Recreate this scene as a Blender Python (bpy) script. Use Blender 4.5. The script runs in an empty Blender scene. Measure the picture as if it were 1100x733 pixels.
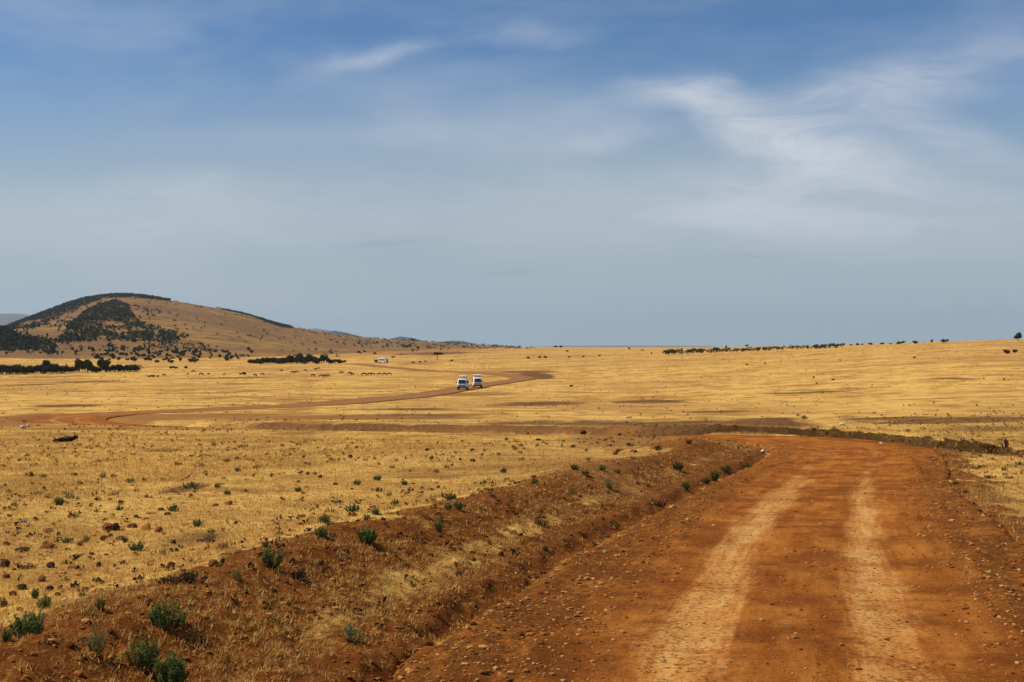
import bpy, bmesh, math, random
import numpy as np
from mathutils import Vector, Matrix
R = math.radians
rng = np.random.default_rng(7)
random.seed(7)
scene = bpy.context.scene
COL = scene.collection
F = 1300.0            # focal length in photo pixels (photo 1100 x 733)
ZC = 2.3              # camera height
HV = 372.0            # photo row of the true horizon

# ---------------------------------------------------------------- helpers
def ss(a, b, x):
    t = np.clip((x - a) / (b - a), 0, 1)
    return t * t * (3 - 2 * t)

_perm = np.random.default_rng(11).random((256, 256)).astype(np.float32)
def vnoise(x, y, seed=0):
    x = x + seed * 17.31; y = y + seed * 9.77
    xi = np.floor(x).astype(np.int64); yi = np.floor(y).astype(np.int64)
    fx = x - xi; fy = y - yi
    fx = fx * fx * (3 - 2 * fx); fy = fy * fy * (3 - 2 * fy)
    a = _perm[xi & 255, yi & 255]; b = _perm[(xi + 1) & 255, yi & 255]
    c = _perm[xi & 255, (yi + 1) & 255]; d = _perm[(xi + 1) & 255, (yi + 1) & 255]
    return (a * (1 - fx) + b * fx) * (1 - fy) + (c * (1 - fx) + d * fx) * fy
def fbm(x, y, sc, octv=4, seed=0, gain=.5):
    x = x / sc; y = y / sc
    s = 0; a = 1; n = 0
    for i in range(octv):
        ca, sa = math.cos(i * 1.1 + .4), math.sin(i * 1.1 + .4)
        s = s + a * vnoise(x * ca - y * sa, x * sa + y * ca, seed + i * 3); n += a
        a *= gain; x = x * 2.03; y = y * 2.03
    return s / n - .5          # about -.5 .. .5

def tag(o, label=None, cat=None, group=None, kind=None):
    if label: o['label'] = label
    if cat: o['category'] = cat
    if group: o['group'] = group
    if kind: o['kind'] = kind
    return o
def empty(name, loc=(0, 0, 0), rz=0):
    o = bpy.data.objects.new(name, None); COL.objects.link(o)
    o.location = loc; o.rotation_euler = (0, 0, rz); o.empty_display_size = .3
    return o
def link_mesh(name, me, mat=None, parent=None):
    o = bpy.data.objects.new(name, me); COL.objects.link(o)
    if mat and not me.materials: me.materials.append(mat)
    if parent: o.parent = parent
    return o
def np_mesh(name, V, Fc, smooth=True):
    """V (n,3), Fc (m,k) with k 3 or 4"""
    me = bpy.data.meshes.new(name)
    V = np.ascontiguousarray(V, dtype=np.float32); Fc = np.ascontiguousarray(Fc, dtype=np.int32)
    k = Fc.shape[1]; m = len(Fc)
    me.vertices.add(len(V)); me.vertices.foreach_set('co', V.ravel())
    me.loops.add(m * k); me.loops.foreach_set('vertex_index', Fc.ravel())
    me.polygons.add(m); me.polygons.foreach_set('loop_start', np.arange(0, m * k, k, dtype=np.int32))
    me.polygons.foreach_set('loop_total', np.full(m, k, dtype=np.int32))
    me.update(calc_edges=True)
    me.polygons.foreach_set('use_smooth', np.full(m, smooth, dtype=bool))
    return me
def set_attr(me, name, arr):
    a = me.attributes.new(name, 'FLOAT', 'POINT')
    a.data.foreach_set('value', np.ascontiguousarray(arr, dtype=np.float32).ravel())
def copy_thing(o, parent=None):
    c = o.copy(); COL.objects.link(c); c.parent = parent
    for ch in list(o.children): copy_thing(ch, c)
    return c

# ---------------------------------------------------------------- terrain
US = np.array([-1.6, -.423, -.21, 0, .21, .423, 1.6])
YS = np.array([1, 10, 15, 20, 28, 40, 48, 60, 75, 100, 150, 215, 310, 450, 700, 1000, 1600, 2600, 6000, 30000.])
near = [.3, .3, .1, -.1, -.45, -1.0, -1.35, -1.9, -2.45]
ZT = np.array([
 near + [-3.2, -4.3, -5.3, -6.6, -8.0, -6.5, -4.5, -2, 0, -2, -14],
 near + [-3.2, -4.3, -5.3, -6.6, -8.0, -6.5, -4.5, -2, 0, -2, -14],
 near + [-3.2, -4.3, -5.2, -6.0, -6.6, -7.4, -5.5, -2, 0, -2, -14],
 near + [-3.3, -4.75, -6.35, -5.6, -4.7, -4.0, -3.0, -1.2, 0.2, -2, -14],
 near + [-3.1, -3.9, -4.2, -3.7, -2.8, -.6, .7, 1.4, .5, -2, -14],
 [.1, -.0, -.15, -.42, -.78, -1.12, -1.3, -1.5, -1.85, -2.3, -2.2, -1.2, 1.0, 4.0, 7.2, 9.2, 9, 5, -2, -14],
 [.1, -.0, -.15, -.42, -.78, -1.12, -1.3, -1.5, -1.85, -2.3, -2.2, -1.2, 1.2, 4.5, 8.5, 11, 10, 5, -2, -14]])
LY = np.log(YS)
gu = np.linspace(-1.6, 1.6, 321); gl = np.linspace(0, LY[-1], 600)
tmp = np.array([np.interp(gl, LY, row) for row in ZT])
GR = np.array([np.interp(gu, US, tmp[:, j]) for j in range(len(gl))]).T
def gsm(a, s, ax):
    k = np.exp(-.5 * (np.arange(-3 * s, 3 * s + 1) / s) ** 2); k /= k.sum()
    p = np.pad(a, [(3 * s, 3 * s) if i == ax else (0, 0) for i in range(2)], mode='edge')
    return np.apply_along_axis(lambda m: np.convolve(m, k, 'valid'), ax, p)
GR = gsm(gsm(GR, 8, 0), 7, 1)
def base(x, y):
    d = np.maximum(np.maximum(y, .6 * np.abs(x)), 1.0)
    u = np.clip(x / d, -1.6, 1.6)
    fi = (u + 1.6) / 3.2 * 320; fj = np.clip(np.log(d) / LY[-1] * 599, 0, 598.999)
    i = np.minimum(fi.astype(int), 319); j = fj.astype(int); a = fi - i; b = fj - j
    return (GR[i, j] * (1 - a) + GR[i + 1, j] * a) * (1 - b) + (GR[i, j + 1] * (1 - a) + GR[i + 1, j + 1] * a) * b

# road centre line
RC = np.array([(-1.6, -7), (0, 0), (2.1, 9), (3.6, 15), (5.0, 20), (7.4, 28), (10.4, 37), (11.7, 43.5), (10.6, 50), (6.2, 55), (0, 59.5), (-11, 66),
 (-23, 74.5), (-31, 84), (-33, 96), (-29, 111), (-22, 132), (-15.5, 172), (-9.2, 228), (-6.3, 250), (-.5, 274), (3.0, 292), (-.5, 314), (-12, 345), (-30, 392),
 (-52, 480), (-75, 560)], float)
def catmull(P, n=14):
    out = []
    P = np.vstack([2 * P[0] - P[1], P, 2 * P[-1] - P[-2]])
    for i in range(1, len(P) - 2):
        p0, p1, p2, p3 = P[i - 1:i + 3]
        for t in np.linspace(0, 1, n, endpoint=False):
            out.append(.5 * (2 * p1 + (p2 - p0) * t + (2 * p0 - 5 * p1 + 4 * p2 - p3) * t * t + (3 * p1 - 3 * p2 + p3 - p0) * t ** 3))
    out.append(P[-2]); return np.array(out)
RP = catmull(RC)
RSEG = np.linalg.norm(np.diff(RP, axis=0), axis=1); RS = np.concatenate([[0], np.cumsum(RSEG)])
S0 = np.interp(0, RP[:40, 1], RS[:40])          # arc length at camera foot
RS = RS - S0
def near_poly(x, y, P, S, maxd=9.):
    """signed lateral distance and arc length to a polyline; |t| = 99 when far away"""
    x = np.asarray(x, float).ravel(); y = np.asarray(y, float).ravel()
    od = np.argsort(y, kind='stable'); ys = y[od]; xs = x[od]
    bd = np.full(len(x), 99.0); bs = np.zeros(len(x)); bt = np.full(len(x), 99.0)
    for k in range(len(P) - 1):
        a, b = P[k], P[k + 1]
        lo = np.searchsorted(ys, min(a[1], b[1]) - maxd); hi = np.searchsorted(ys, max(a[1], b[1]) + maxd)
        if hi <= lo: continue
        X = xs[lo:hi]; Y = ys[lo:hi]; d = b - a; L2 = d @ d
        if L2 < 1e-9: continue
        m = np.abs(X - (a[0] + b[0]) / 2) < maxd + math.sqrt(L2)
        idx = np.nonzero(m)[0]
        if len(idx) == 0: continue
        X = X[idx]; Y = Y[idx]
        t = np.clip(((X - a[0]) * d[0] + (Y - a[1]) * d[1]) / L2, 0, 1)
        qx = X - a[0] - t * d[0]; qy = Y - a[1] - t * d[1]; ds = np.hypot(qx, qy)
        g = lo + idx; bet = ds < bd[g]; g = g[bet]
        bd[g] = ds[bet]; bs[g] = S[k] + t[bet] * (S[k + 1] - S[k])
        sg = np.sign(d[1] * (X - a[0]) - d[0] * (Y - a[1]))
        bt[g] = (ds * np.where(sg == 0, 1, sg))[bet]
    r1 = np.empty_like(bs); r2 = np.empty_like(bt); r1[od] = bs; r2[od] = bt
    return r1, r2
RZ_Y = np.array([-10, 0, 9, 15, 20, 28, 40, 46, 60.]); RZ_Z = np.array([.0, 0, 0, -.25, -.48, -.84, -1.17, -1.4, -2.0])

GUL = catmull(np.array([(3.5, 60.5), (8.5, 58), (12.3, 55.2), (14.6, 51.5), (15.4, 47), (15.5, 42.5), (15.8, 38.8), (16.8, 35.5), (18.8, 32), (22.5, 29)], float), 8)
GUS = np.concatenate([[0], np.cumsum(np.linalg.norm(np.diff(GUL, axis=0), axis=1))])
GU2 = catmull(np.array([(-4, 74), (6, 72), (15, 75), (21, 70), (30, 68), (42, 66), (60, 66)], float), 8)
GU2S = np.concatenate([[0], np.cumsum(np.linalg.norm(np.diff(GU2, axis=0), axis=1))])

def parts(x, y):
    sh = x.shape
    s, t = near_poly(x, y, RP, RS)
    gs, gt = near_poly(x, y, GUL, GUS, 5); g2s, g2t = near_poly(x, y, GU2, GU2S, 5)
    return [q.reshape(sh) for q in (s, t, gs, gt, g2s, g2t)]
def hw_road(s):
    return 2.75 - .15 * ss(12, 22, s) + .3 * ss(60, 100, s)
def H_all(x, y, detail=True):
    """height plus masks"""
    x = np.asarray(x, float); y = np.asarray(y, float)
    s, t, gs, gt, g2s, g2t = parts(x, y)
    r = np.hypot(x, y)
    z = base(x, y)
    near_f = 1 - ss(48, 56, s)                     # stretch with the cut and bank
    z = z + .10 * fbm(x, y, 6, 3, 5) * (1 - ss(100, 300, r)) * ss(3, 6, np.abs(t)) + .9 * fbm(x, y, 60, 3, 8) * ss(60, 200, r) * (1 - ss(600, 1500, r))
    zr = np.interp(y, RZ_Y, RZ_Z)
    far_r = base(x, y) - .12 - .22 * ss(56, 62, s) * (1 - ss(95, 115, s))
    zr = zr * near_f + far_r * (1 - near_f)
    wob = .35 * fbm(s, t * .3, 3.0, 3, 21) + .26 * fbm(x, y, .8, 3, 23) + .12 * fbm(x, y, .22, 2, 24)
    hw = hw_road(s)
    # left side
    tl = -t + wob
    up = .13 * ss(hw + .16, hw + .36, tl) + .87 * ss(hw + .2, hw + 2.0, tl)
    berm = .20 * np.exp(-((tl - hw - 2.0) / .9) ** 2) * (.7 + 1.2 * fbm(s, t * 0, 5, 2, 33))
    ditch = -.11 * np.exp(-((tl - hw - .05) / .22) ** 2) * (.6 + 1.2 * np.abs(fbm(s, s * 0, 3, 2, 34)) * 2)
    zl = zr * (1 - up) + z * up + berm + ditch
    tr = t + wob
    upr = ss(hw, hw + 2.2, tr)
    zrr = zr * (1 - upr) + z * upr + .07 * np.exp(-((tr - hw - .25) / .4) ** 2)
    zn = np.where(t < 0, zl, zrr)
    zfar = z - (.12 + .22 * ss(56, 62, s) * (1 - ss(95, 115, s))) * (1 - ss(hw, hw + 1.2, np.abs(t)))
    edge = 1 - ss(6.5, 8.5, np.abs(t))
    zfar = zfar + .20 * ss(hw + .1, hw + .4, tr) * (1 - ss(5, 8.5, tr)) * ss(50, 57, s) * (1 - ss(84, 94, s))
    zz = np.where(np.abs(t) < 9, (zn * near_f + zfar * (1 - near_f)) * edge + z * (1 - edge), z)
    # mound beside the bend
    md = np.exp(-(((x - 5.2) / 1.5) ** 2 + ((y - 37.5) / 3.5) ** 2))
    zz = zz + .22 * md
    zz = zz + .55 * np.exp(-(((x - 13.5) / 4.2) ** 2 + ((y - 63) / 2.6) ** 2))
    # gullies
    gw = .7 * fbm(gs, gt * .5, 2.2, 3, 41)
    q = gt + gw * 1.1; wg = ss(0, 5, gs) * (1 - ss(24, 33, gs)) * np.clip(.9 + 1.2 * fbm(gs, gs * 0, 2.2, 3, 43), .45, 1.2)
    zz = zz + wg * (-.62 * np.where(q > 0, 1 - ss(0.0, 1.5, q), 1 - ss(.0, .55, -q)) + .10 * ss(.0, .6, -q) * (1 - ss(1.2, 4.6, -gt))) * (np.abs(gt) < 4.9)
    q2 = g2t + fbm(g2s, g2t, 5, 3, 47) * 1.2; wg2 = ss(0, 9, g2s) * (1 - ss(52, 62, g2s))
    zz = zz - wg2 * .38 * np.exp(-(q2 / .8) ** 2) * (np.abs(g2t) < 4.9)
    inside = ss(-.06, .06, (hw - np.abs(t) + .5 * wob)) * (np.abs(t) < 9)
    bank = np.where(t < 0, ss(hw - .1, hw + .2, tl) * (1 - ss(hw + 1.7, hw + 2.7, tl + .8 * fbm(x, y, 1.2, 3, 51))), .85 * (ss(hw - .3, hw, tr) * (1 - ss(hw + .3, hw + 1.3, tr + 1.8 * fbm(x, y, 1.0, 3, 52))))) * near_f * (np.abs(t) < 8.9)
    bank = np.maximum(bank, ss(.25, .6, md + .5 * fbm(x, y, 1.0, 3, 53)))
    gul = np.maximum(wg * (np.where(q > 0, 1 - ss(.0, .8, q), 1 - ss(.4, .8, -q))) * (np.abs(gt) < 4.9), wg2 * .55 * np.exp(-(q2 / 1.0) ** 2) * (np.abs(g2t) < 4.9))
    zz = zz + np.clip(gul, 0, 1) * (.34 * fbm(x, y, 1.1, 3, 55) + .22 * fbm(x, y, .4, 2, 56)) * (wg > 0)
    if detail:
        lod1 = 1 - ss(25, 70, r); lod2 = 1 - ss(12, 30, r)
        rough = .35 + 1.2 * bank + 2.2 * np.clip(gul, 0, 1)
        rd = inside
        off = rough * (1 - rd)
        zz = zz + off * (.06 * fbm(x, y, .55, 3, 61) * (1 - ss(40, 80, r)) + .035 * np.maximum(fbm(x, y, .16, 2, 63), 0) * lod2 * 2)
        # road surface
        a = np.abs(t)
        trk = np.exp(-((a - .78) / .33) ** 2)
        wind = ss(1.2, 1.7, a) * rd
        rdz = -.02 * trk + .012 * fbm(s * .3, t * 3, .5, 3, 65) + .01 * fbm(x, y, .12, 2, 66) * (1 - .8 * trk) * lod2
        rdz = rdz + wind * (.11 * fbm(s * .18, t, .30, 3, 67) + .06 * np.maximum(fbm(x, y, .13, 2, 68), 0)) * lod1
        zz = zz + rd * rdz * np.where(np.abs(t) < 9, 1, 0)
    return zz, dict(s=s, t=t, inside=inside, bank=np.clip(bank, 0, 1), gul=np.clip(gul, 0, 1), r=r)
def H(x, y, detail=False):
    return H_all(np.atleast_1d(np.asarray(x, float)), np.atleast_1d(np.asarray(y, float)), detail)[0]

# hill and spur surfaces (height functions)
SP = np.array([(-400, 372), (-250, 369), (-120, 364), (-40, 357.5), (0, 352), (20, 345), (50, 333.5), (80, 322.5), (100, 318), (120, 315.5), (150, 316.5), (180, 321.5), (230, 330),
  (262, 336), (300, 347.5), (330, 353.2), (360, 358), (400, 362), (450, 365.4), (500, 368), (560, 371.5), (640, 376)], float)
HX = (SP[:, 0] - 550) * 2.0; HZ = (372 - SP[:, 1]) * 2.0
_hx = np.linspace(-2200, 400, 800); _hz = np.interp(_hx, HX, HZ)
_k = np.exp(-.5 * (np.arange(-14, 15) / 5.) ** 2); _k /= _k.sum()
_hz = np.convolve(np.pad(_hz, 14, mode='edge'), _k, 'valid')
def Hill(x, y):
    v = np.where(y < 2600, (y - 2600) / 1900., (y - 2600) / 1650.)
    g = np.clip(1 - np.abs(v) ** 1.4, 0, 1)
    g = np.where(v < 0, g ** 1.6, g)
    xs = x * 2600 / np.clip(y, 1500, 2700)
    z0 = np.interp(xs, _hx, _hz)
    f = np.clip(z0 / 40, 0, 1)
    n = 26 * fbm(x, y * .7, 420, 4, 71) * g * (1 - g) * 4 * f * .7 + 3.0 * fbm(x, y, 60, 3, 75) * f * g
    return z0 * g + n - 6 * (1 - g) - 1 - 12 * ss(-.97, -1.0, v)
SPU = np.array([(-500, 340), (-200, 343), (0, 354), (30, 360), (60, 367), (90, 373), (130, 379), (170, 386), (240, 392)], float)
def Spur(x, y):
    px = 550 + x / y * F
    zz = (372 - np.interp(px, SPU[:, 0], SPU[:, 1])) * 1250 / F + 1.5
    v = (y - 1250) / 400.
    g = np.clip(1 - v * v, 0, 1)
    return (zz + 14) * g - 14 + 4 * fbm(x, y, 90, 3, 81) * g
def proj(x, y, z):
    return 550 + x / y * F, HV - (z - ZC) / y * F

def ground_at(px, py, ymin=6, ymax=3500, surf=None):
    """world point where the view ray through a photo pixel meets the terrain"""
    Y = np.exp(np.linspace(math.log(ymin), math.log(ymax), 1600))
    X = (px - 550) / F * Y; Z = ZC - (py - HV) / F * Y
    g = H(X, Y) if surf is None else surf(X, Y)
    d = Z - g
    k = np.nonzero(d <= 0)[0]
    if len(k) == 0: return None
    k = k[0]
    if k == 0: return (X[0], Y[0], g[0])
    a = d[k - 1] / (d[k - 1] - d[k]); yy = Y[k - 1] * (1 - a) + Y[k] * a
    xx = (px - 550) / F * yy
    return (xx, yy, float(H(xx, yy)[0] if surf is None else surf(np.array([xx]), np.array([yy]))[0]))

# ---------------------------------------------------------------- materials
def new_mat(name):
    m = bpy.data.materials.new(name); m.use_nodes = True
    nt = m.node_tree; nt.nodes.clear()
    out = nt.nodes.new('ShaderNodeOutputMaterial'); b = nt.nodes.new('ShaderNodeBsdfPrincipled')
    nt.links.new(b.outputs[0], out.inputs[0]); b.inputs['Specular IOR Level'].default_value = .03
    b.inputs['Roughness'].default_value = 1.0
    return m, nt, b
class NB:
    def __init__(s, nt): s.nt = nt
    def n(s, t, **k):
        q = s.nt.nodes.new(t)
        for a, v in k.items(): setattr(q, a, v)
        return q
    def l(s, a, b): s.nt.links.new(a, b)
    def attr(s, name): return s.n('ShaderNodeAttribute', attribute_name=name).outputs['Fac']
    def pos(s): return s.n('ShaderNodeNewGeometry').outputs['Position']
    def noise(s, vec, scale, detail=4, rough=.6, dist=0, stretch=None):
        if stretch:
            mp = s.n('ShaderNodeMapping'); mp.inputs['Scale'].default_value = stretch; s.l(vec, mp.inputs[0]); vec = mp.outputs[0]
        q = s.n('ShaderNodeTexNoise'); q.inputs['Scale'].default_value = scale; q.inputs['Detail'].default_value = detail
        q.inputs['Roughness'].default_value = rough; q.inputs['Distortion'].default_value = dist; s.l(vec, q.inputs['Vector']); return q.outputs['Fac']
    def rng(s, v, a, b, c=0, d=1, smooth=True):
        q = s.n('ShaderNodeMapRange', interpolation_type='SMOOTHSTEP' if smooth else 'LINEAR')
        for i, w in zip((1, 2, 3, 4), (a, b, c, d)): q.inputs[i].default_value = w
        s.l(v, q.inputs[0]); return q.outputs[0]
    def m(s, op, a, b=None, clamp=False):
        q = s.n('ShaderNodeMath', operation=op, use_clamp=clamp)
        for i, w in enumerate((a, b)):
            if w is None: continue
            if isinstance(w, (int, float)): q.inputs[i].default_value = w
            else: s.l(w, q.inputs[i])
        return q.outputs[0]
    def mix(s, f, a, b, mode='MIX'):
        q = s.n('ShaderNodeMix', data_type='RGBA', blend_type=mode)
        if isinstance(f, (int, float)): q.inputs[0].default_value = f
        else: s.l(f, q.inputs[0])
        for i, w in ((6, a), (7, b)):
            if isinstance(w, tuple): q.inputs[i].default_value = (*w, 1)
            else: s.l(w, q.inputs[i])
        return q.outputs[2]
    def bump(s, h, strength, dist, nrm=None):
        q = s.n('ShaderNodeBump'); q.inputs['Strength'].default_value = strength; q.inputs['Distance'].default_value = dist
        s.l(h, q.inputs['Height'])
        if nrm: s.l(nrm, q.inputs['Normal'])
        return q.outputs[0]

STRAW_HI = (.74, .46, .125); STRAW = (.57, .315, .066); STRAW_LO = (.25, .11, .022)
SOIL = (.16, .045, .009); SOIL_D = (.075, .026, .008); DRY = (.085, .04, .016)

def ground_material():
    m, nt, b = new_mat('ground_soil_and_straw'); k = NB(nt); P = k.pos()
    n1 = k.noise(P, 45, 5, .7); n2 = k.noise(P, 5.5, 6, .68); n3 = k.noise(P, .55, 5, .6); n4 = k.noise(P, .055, 5, .6, stretch=(1, 1, 1))
    n5 = k.noise(P, .012, 4, .55)
    c = k.mix(k.rng(n2, .36, .62), STRAW, STRAW_HI)
    c = k.mix(k.m('MULTIPLY', k.rng(n1, .55, .68), .6), c, STRAW_LO)
    c = k.mix(k.m('MULTIPLY', k.rng(n3, .46, .66), .6), c, (.34, .155, .035))
    c = k.mix(k.m('MULTIPLY', k.rng(n4, .46, .66), .65), c, (.33, .155, .038))
    n6 = k.noise(P, .17, 6, .7)
    c = k.mix(k.m('MULTIPLY', k.rng(n6, .5, .62), .65), c, (.29, .135, .035))
    n8 = k.noise(P, .07, 7, .78)
    c = k.mix(k.m('MULTIPLY', k.rng(n8, .52, .60), .6), c, (.21, .09, .024))
    c = k.mix(k.m('MULTIPLY', k.rng(n6, .48, .34), .35), c, (.68, .42, .12))
    c = k.mix(k.m('MULTIPLY', k.rng(n5, .48, .64), .55), c, (.34, .16, .05))
    c = k.mix(k.m('MULTIPLY', k.rng(k.noise(P, .28, 8, .8), .545, .60), .55), c, (.27, .105, .028))
    # bare soil specks between the tufts
    sp = k.noise(P, 9, 5, .75)
    spot = k.m('MULTIPLY', k.rng(sp, .555, .64), k.rng(n3, .3, .62, .35, 1))
    c = k.mix(k.m('MULTIPLY', spot, k.attr('speck')), c, SOIL)
    # soil (bank, mound)
    soilc = k.mix(k.rng(n2, .35, .65), SOIL, (.23, .074, .014))
    soilc = k.mix(k.rng(n1, .5, .7), soilc, SOIL_D)
    soilc = k.mix(k.m('MULTIPLY', k.rng(k.noise(P, 14, 5, .7), .54, .66), .7), soilc, (.44, .20, .045))
    so = k.attr('soil'); edge = k.m('ADD', so, k.m('MULTIPLY', k.m('SUBTRACT', k.noise(P, 3.2, 6, .7), .5), 1.5))
    c = k.mix(k.m('MULTIPLY', k.rng(edge, .38, .66), k.rng(so, .02, .2)), c, soilc)
    # brown burnt or trampled patches farther out, plus painted gully and scarp shade
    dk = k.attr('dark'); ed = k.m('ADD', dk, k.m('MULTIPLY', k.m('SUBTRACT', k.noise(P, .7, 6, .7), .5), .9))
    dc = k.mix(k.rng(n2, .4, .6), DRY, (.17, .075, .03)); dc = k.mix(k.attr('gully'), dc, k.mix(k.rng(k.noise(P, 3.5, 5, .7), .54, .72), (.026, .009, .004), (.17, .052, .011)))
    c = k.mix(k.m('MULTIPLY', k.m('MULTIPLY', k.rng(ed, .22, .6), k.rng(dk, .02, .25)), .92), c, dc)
    rd = k.attr('red'); er = k.m('ADD', rd, k.m('MULTIPLY', k.m('SUBTRACT', k.noise(P, .5, 6, .7), .5), .8))
    c = k.mix(k.m('MULTIPLY', k.m('MULTIPLY', k.rng(er, .25, .65), k.rng(rd, .02, .25)), .9), c, (.27, .115, .032))
    nt.links.new(c, b.inputs['Base Color'])
    h = k.m('ADD', n1, k.m('MULTIPLY', n2, 1.2))
    nt.links.new(k.bump(h, .9, .03), b.inputs['Normal'])
    return m
def road_material():
    m, nt, b = new_mat('red_murram_road'); k = NB(nt); P = k.pos()
    n1 = k.noise(P, 60, 5, .7); n2 = k.noise(P, 7, 6, .65); n3 = k.noise(P, .9, 5, .6)
    tr = k.attr('track'); la = k.attr('lat'); al = k.attr('along')
    cv = k.n('ShaderNodeCombineXYZ'); k.l(la, cv.inputs[0]); k.l(al, cv.inputs[1])
    st = k.noise(cv.outputs[0], 1.0, 6, .65, stretch=(3.2, .35, 1))
    st2 = k.noise(cv.outputs[0], 1.0, 5, .6, .6, stretch=(.9, .55, 1))
    c = k.mix(k.rng(st, .35, .65), (.35, .098, .012), (.53, .188, .030))
    c = k.mix(k.m('MULTIPLY', k.rng(n3, .42, .62), .75), c, (.19, .046, .007))
    c = k.mix(k.m('MULTIPLY', k.rng(n1, .5, .66), .55), c, (.095, .03, .008))
    e = k.m('ADD', tr, k.m('MULTIPLY', k.m('SUBTRACT', st2, .5), 1.1))
    e = k.m('ADD', e, k.m('MULTIPLY', k.m('SUBTRACT', st, .5), .5))
    fine = k.noise(cv.outputs[0], 1.0, 5, .7, stretch=(17, .5, 1))
    e = k.m('ADD', e, k.m('MULTIPLY', k.m('SUBTRACT', fine, .5), .9))
    e = k.m('ADD', e, k.m('MULTIPLY', k.m('SUBTRACT', n2, .5), .5))
    dust = k.mix(k.rng(st, .4, .65), (.50, .235, .055), (.64, .36, .11))
    dust = k.mix(k.m('MULTIPLY', k.rng(n2, .5, .7), .35), dust, (.42, .19, .065))
    c = k.mix(k.m('MULTIPLY', k.rng(e, .28, 1.15), .92), c, dust)
    c = k.mix(k.m('MULTIPLY', k.rng(k.noise(P, 1.7, 7, .75), .52, .64), .55), c, (.20, .058, .010))
    # crosswise deep red smears
    cr = k.noise(cv.outputs[0], 1.0, 4, .55, .4, stretch=(.5, 1.7, 1))
    c = k.mix(k.m('MULTIPLY', k.rng(cr, .54, .7), .6), c, (.29, .075, .012))
    ed = k.attr('edge')
    c = k.mix(k.m('MULTIPLY', ed, k.rng(n2, .38, .6, .25, .9)), c, (.13, .045, .010))
    n7 = k.noise(P, 22, 4, .75)
    c = k.mix(k.m('MULTIPLY', k.m('MULTIPLY', k.rng(n7, .52, .60), k.rng(e, .9, .1, 1, .35)), .8), c, (.07, .024, .007))
    c = k.mix(k.m('MULTIPLY', k.m('MULTIPLY', k.rng(n7, .45, .36), k.rng(e, .9, .1, 1, .35)), .65), c, (.55, .26, .075))
    # small pale grit
    vo = k.n('ShaderNodeTexVoronoi'); vo.inputs['Scale'].default_value = 16; k.l(P, vo.inputs['Vector'])
    sp = k.m('MULTIPLY', k.rng(vo.outputs['Distance'], .1, .2, 1, 0), k.rng(k.noise(P, 2.2, 3, .6), .5, .62))
    c = k.mix(k.m('MULTIPLY', sp, .55), c, (.55, .31, .15))
    c = k.mix(k.m('MULTIPLY', k.rng(al, 70, 190), k.rng(n3, .3, .7, .45, .85)), c, (.24, .13, .06))
    nt.links.new(c, b.inputs['Base Color'])
    h = k.m('ADD', k.m('MULTIPLY', n1, .8), n2)
    bp = k.n('ShaderNodeBump'); bp.inputs['Distance'].default_value = .035; k.l(h, bp.inputs['Height'])
    k.l(k.rng(e, .3, .8, .95, .22), bp.inputs['Strength'])
    nt.links.new(bp.outputs[0], b.inputs['Normal'])
    return m
def hill_material(cols, patch=.003):
    m, nt, b = new_mat('hill_dry_grass'); k = NB(nt); P = k.pos()
    n1 = k.noise(P, .014, 8, .75); n2 = k.noise(P, .05, 5, .7); n3 = k.noise(P, .0035, 4, .6)
    c = k.mix(k.rng(n1, .38, .62), cols[0], cols[1])
    c = k.mix(k.m('MULTIPLY', k.rng(n2, .50, .62), .75), c, cols[2])
    c = k.mix(k.m('MULTIPLY', k.rng(n3, .45, .6), .6), c, cols[3])
    nt.links.new(c, b.inputs['Base Color'])
    nt.links.new(k.bump(n2, .6, 4), b.inputs['Normal'])
    return m
def tint_material(name, c1, c2, c3=None, rough=.9, trans=0.):
    """two or three colour mix by per-vertex random 'rnd' and by object position"""
    m, nt, b = new_mat(name); k = NB(nt)
    c = k.mix(k.rng(k.attr('rnd'), .1, .9, smooth=False), c1, c2)
    if c3: c = k.mix(k.rng(k.attr('rnd2'), .45, .9), c, c3)
    nt.links.new(c, b.inputs['Base Color']); b.inputs['Roughness'].default_value = rough
    if trans:
        tr = k.n('ShaderNodeBsdfTranslucent'); k.l(c, tr.inputs[0]); ms = k.n('ShaderNodeMixShader'); ms.inputs[0].default_value = trans
        out = [q for q in nt.nodes if q.type == 'OUTPUT_MATERIAL'][0]; k.l(b.outputs[0], ms.inputs[1]); k.l(tr.outputs[0], ms.inputs[2]); k.l(ms.outputs[0], out.inputs[0])
    return m
def obj_material(name, c1, c2, scale=8., rough=.85, bump=.4, dist=.01):
    m, nt, b = new_mat(name); k = NB(nt)
    oi = k.n('ShaderNodeObjectInfo'); tc = k.n('ShaderNodeTexCoord')
    ad = k.n('ShaderNodeVectorMath', operation='ADD'); k.l(tc.outputs['Object'], ad.inputs[0]); k.l(oi.outputs['Location'], ad.inputs[1])
    n = k.noise(ad.outputs[0], scale, 5, .65)
    c = k.mix(k.rng(n, .32, .68), c1, c2)
    hs = k.n('ShaderNodeHueSaturation'); k.l(c, hs.inputs['Color']); k.l(k.rng(oi.outputs['Random'], 0, 1, .72, 1.25, False), hs.inputs['Value'])
    nt.links.new(hs.outputs[0], b.inputs['Base Color']); b.inputs['Roughness'].default_value = rough
    if bump: nt.links.new(k.bump(n, bump, dist), b.inputs['Normal'])
    return m
def plain(name, c, rough=.5, metal=0., spec=.4):
    m, nt, b = new_mat(name); k = NB(nt); P = k.n('ShaderNodeTexCoord').outputs['Object']
    n = k.noise(P, 3, 5, .6)
    q = k.mix(k.m('MULTIPLY', k.rng(n, .45, .75), .35), c, tuple(v * .6 + o for v, o in zip(c, (.03, .015, .005))))
    nt.links.new(q, b.inputs['Base Color'])
    b.inputs['Roughness'].default_value = rough; b.inputs['Metallic'].default_value = metal; b.inputs['Specular IOR Level'].default_value = spec
    return m

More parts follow.
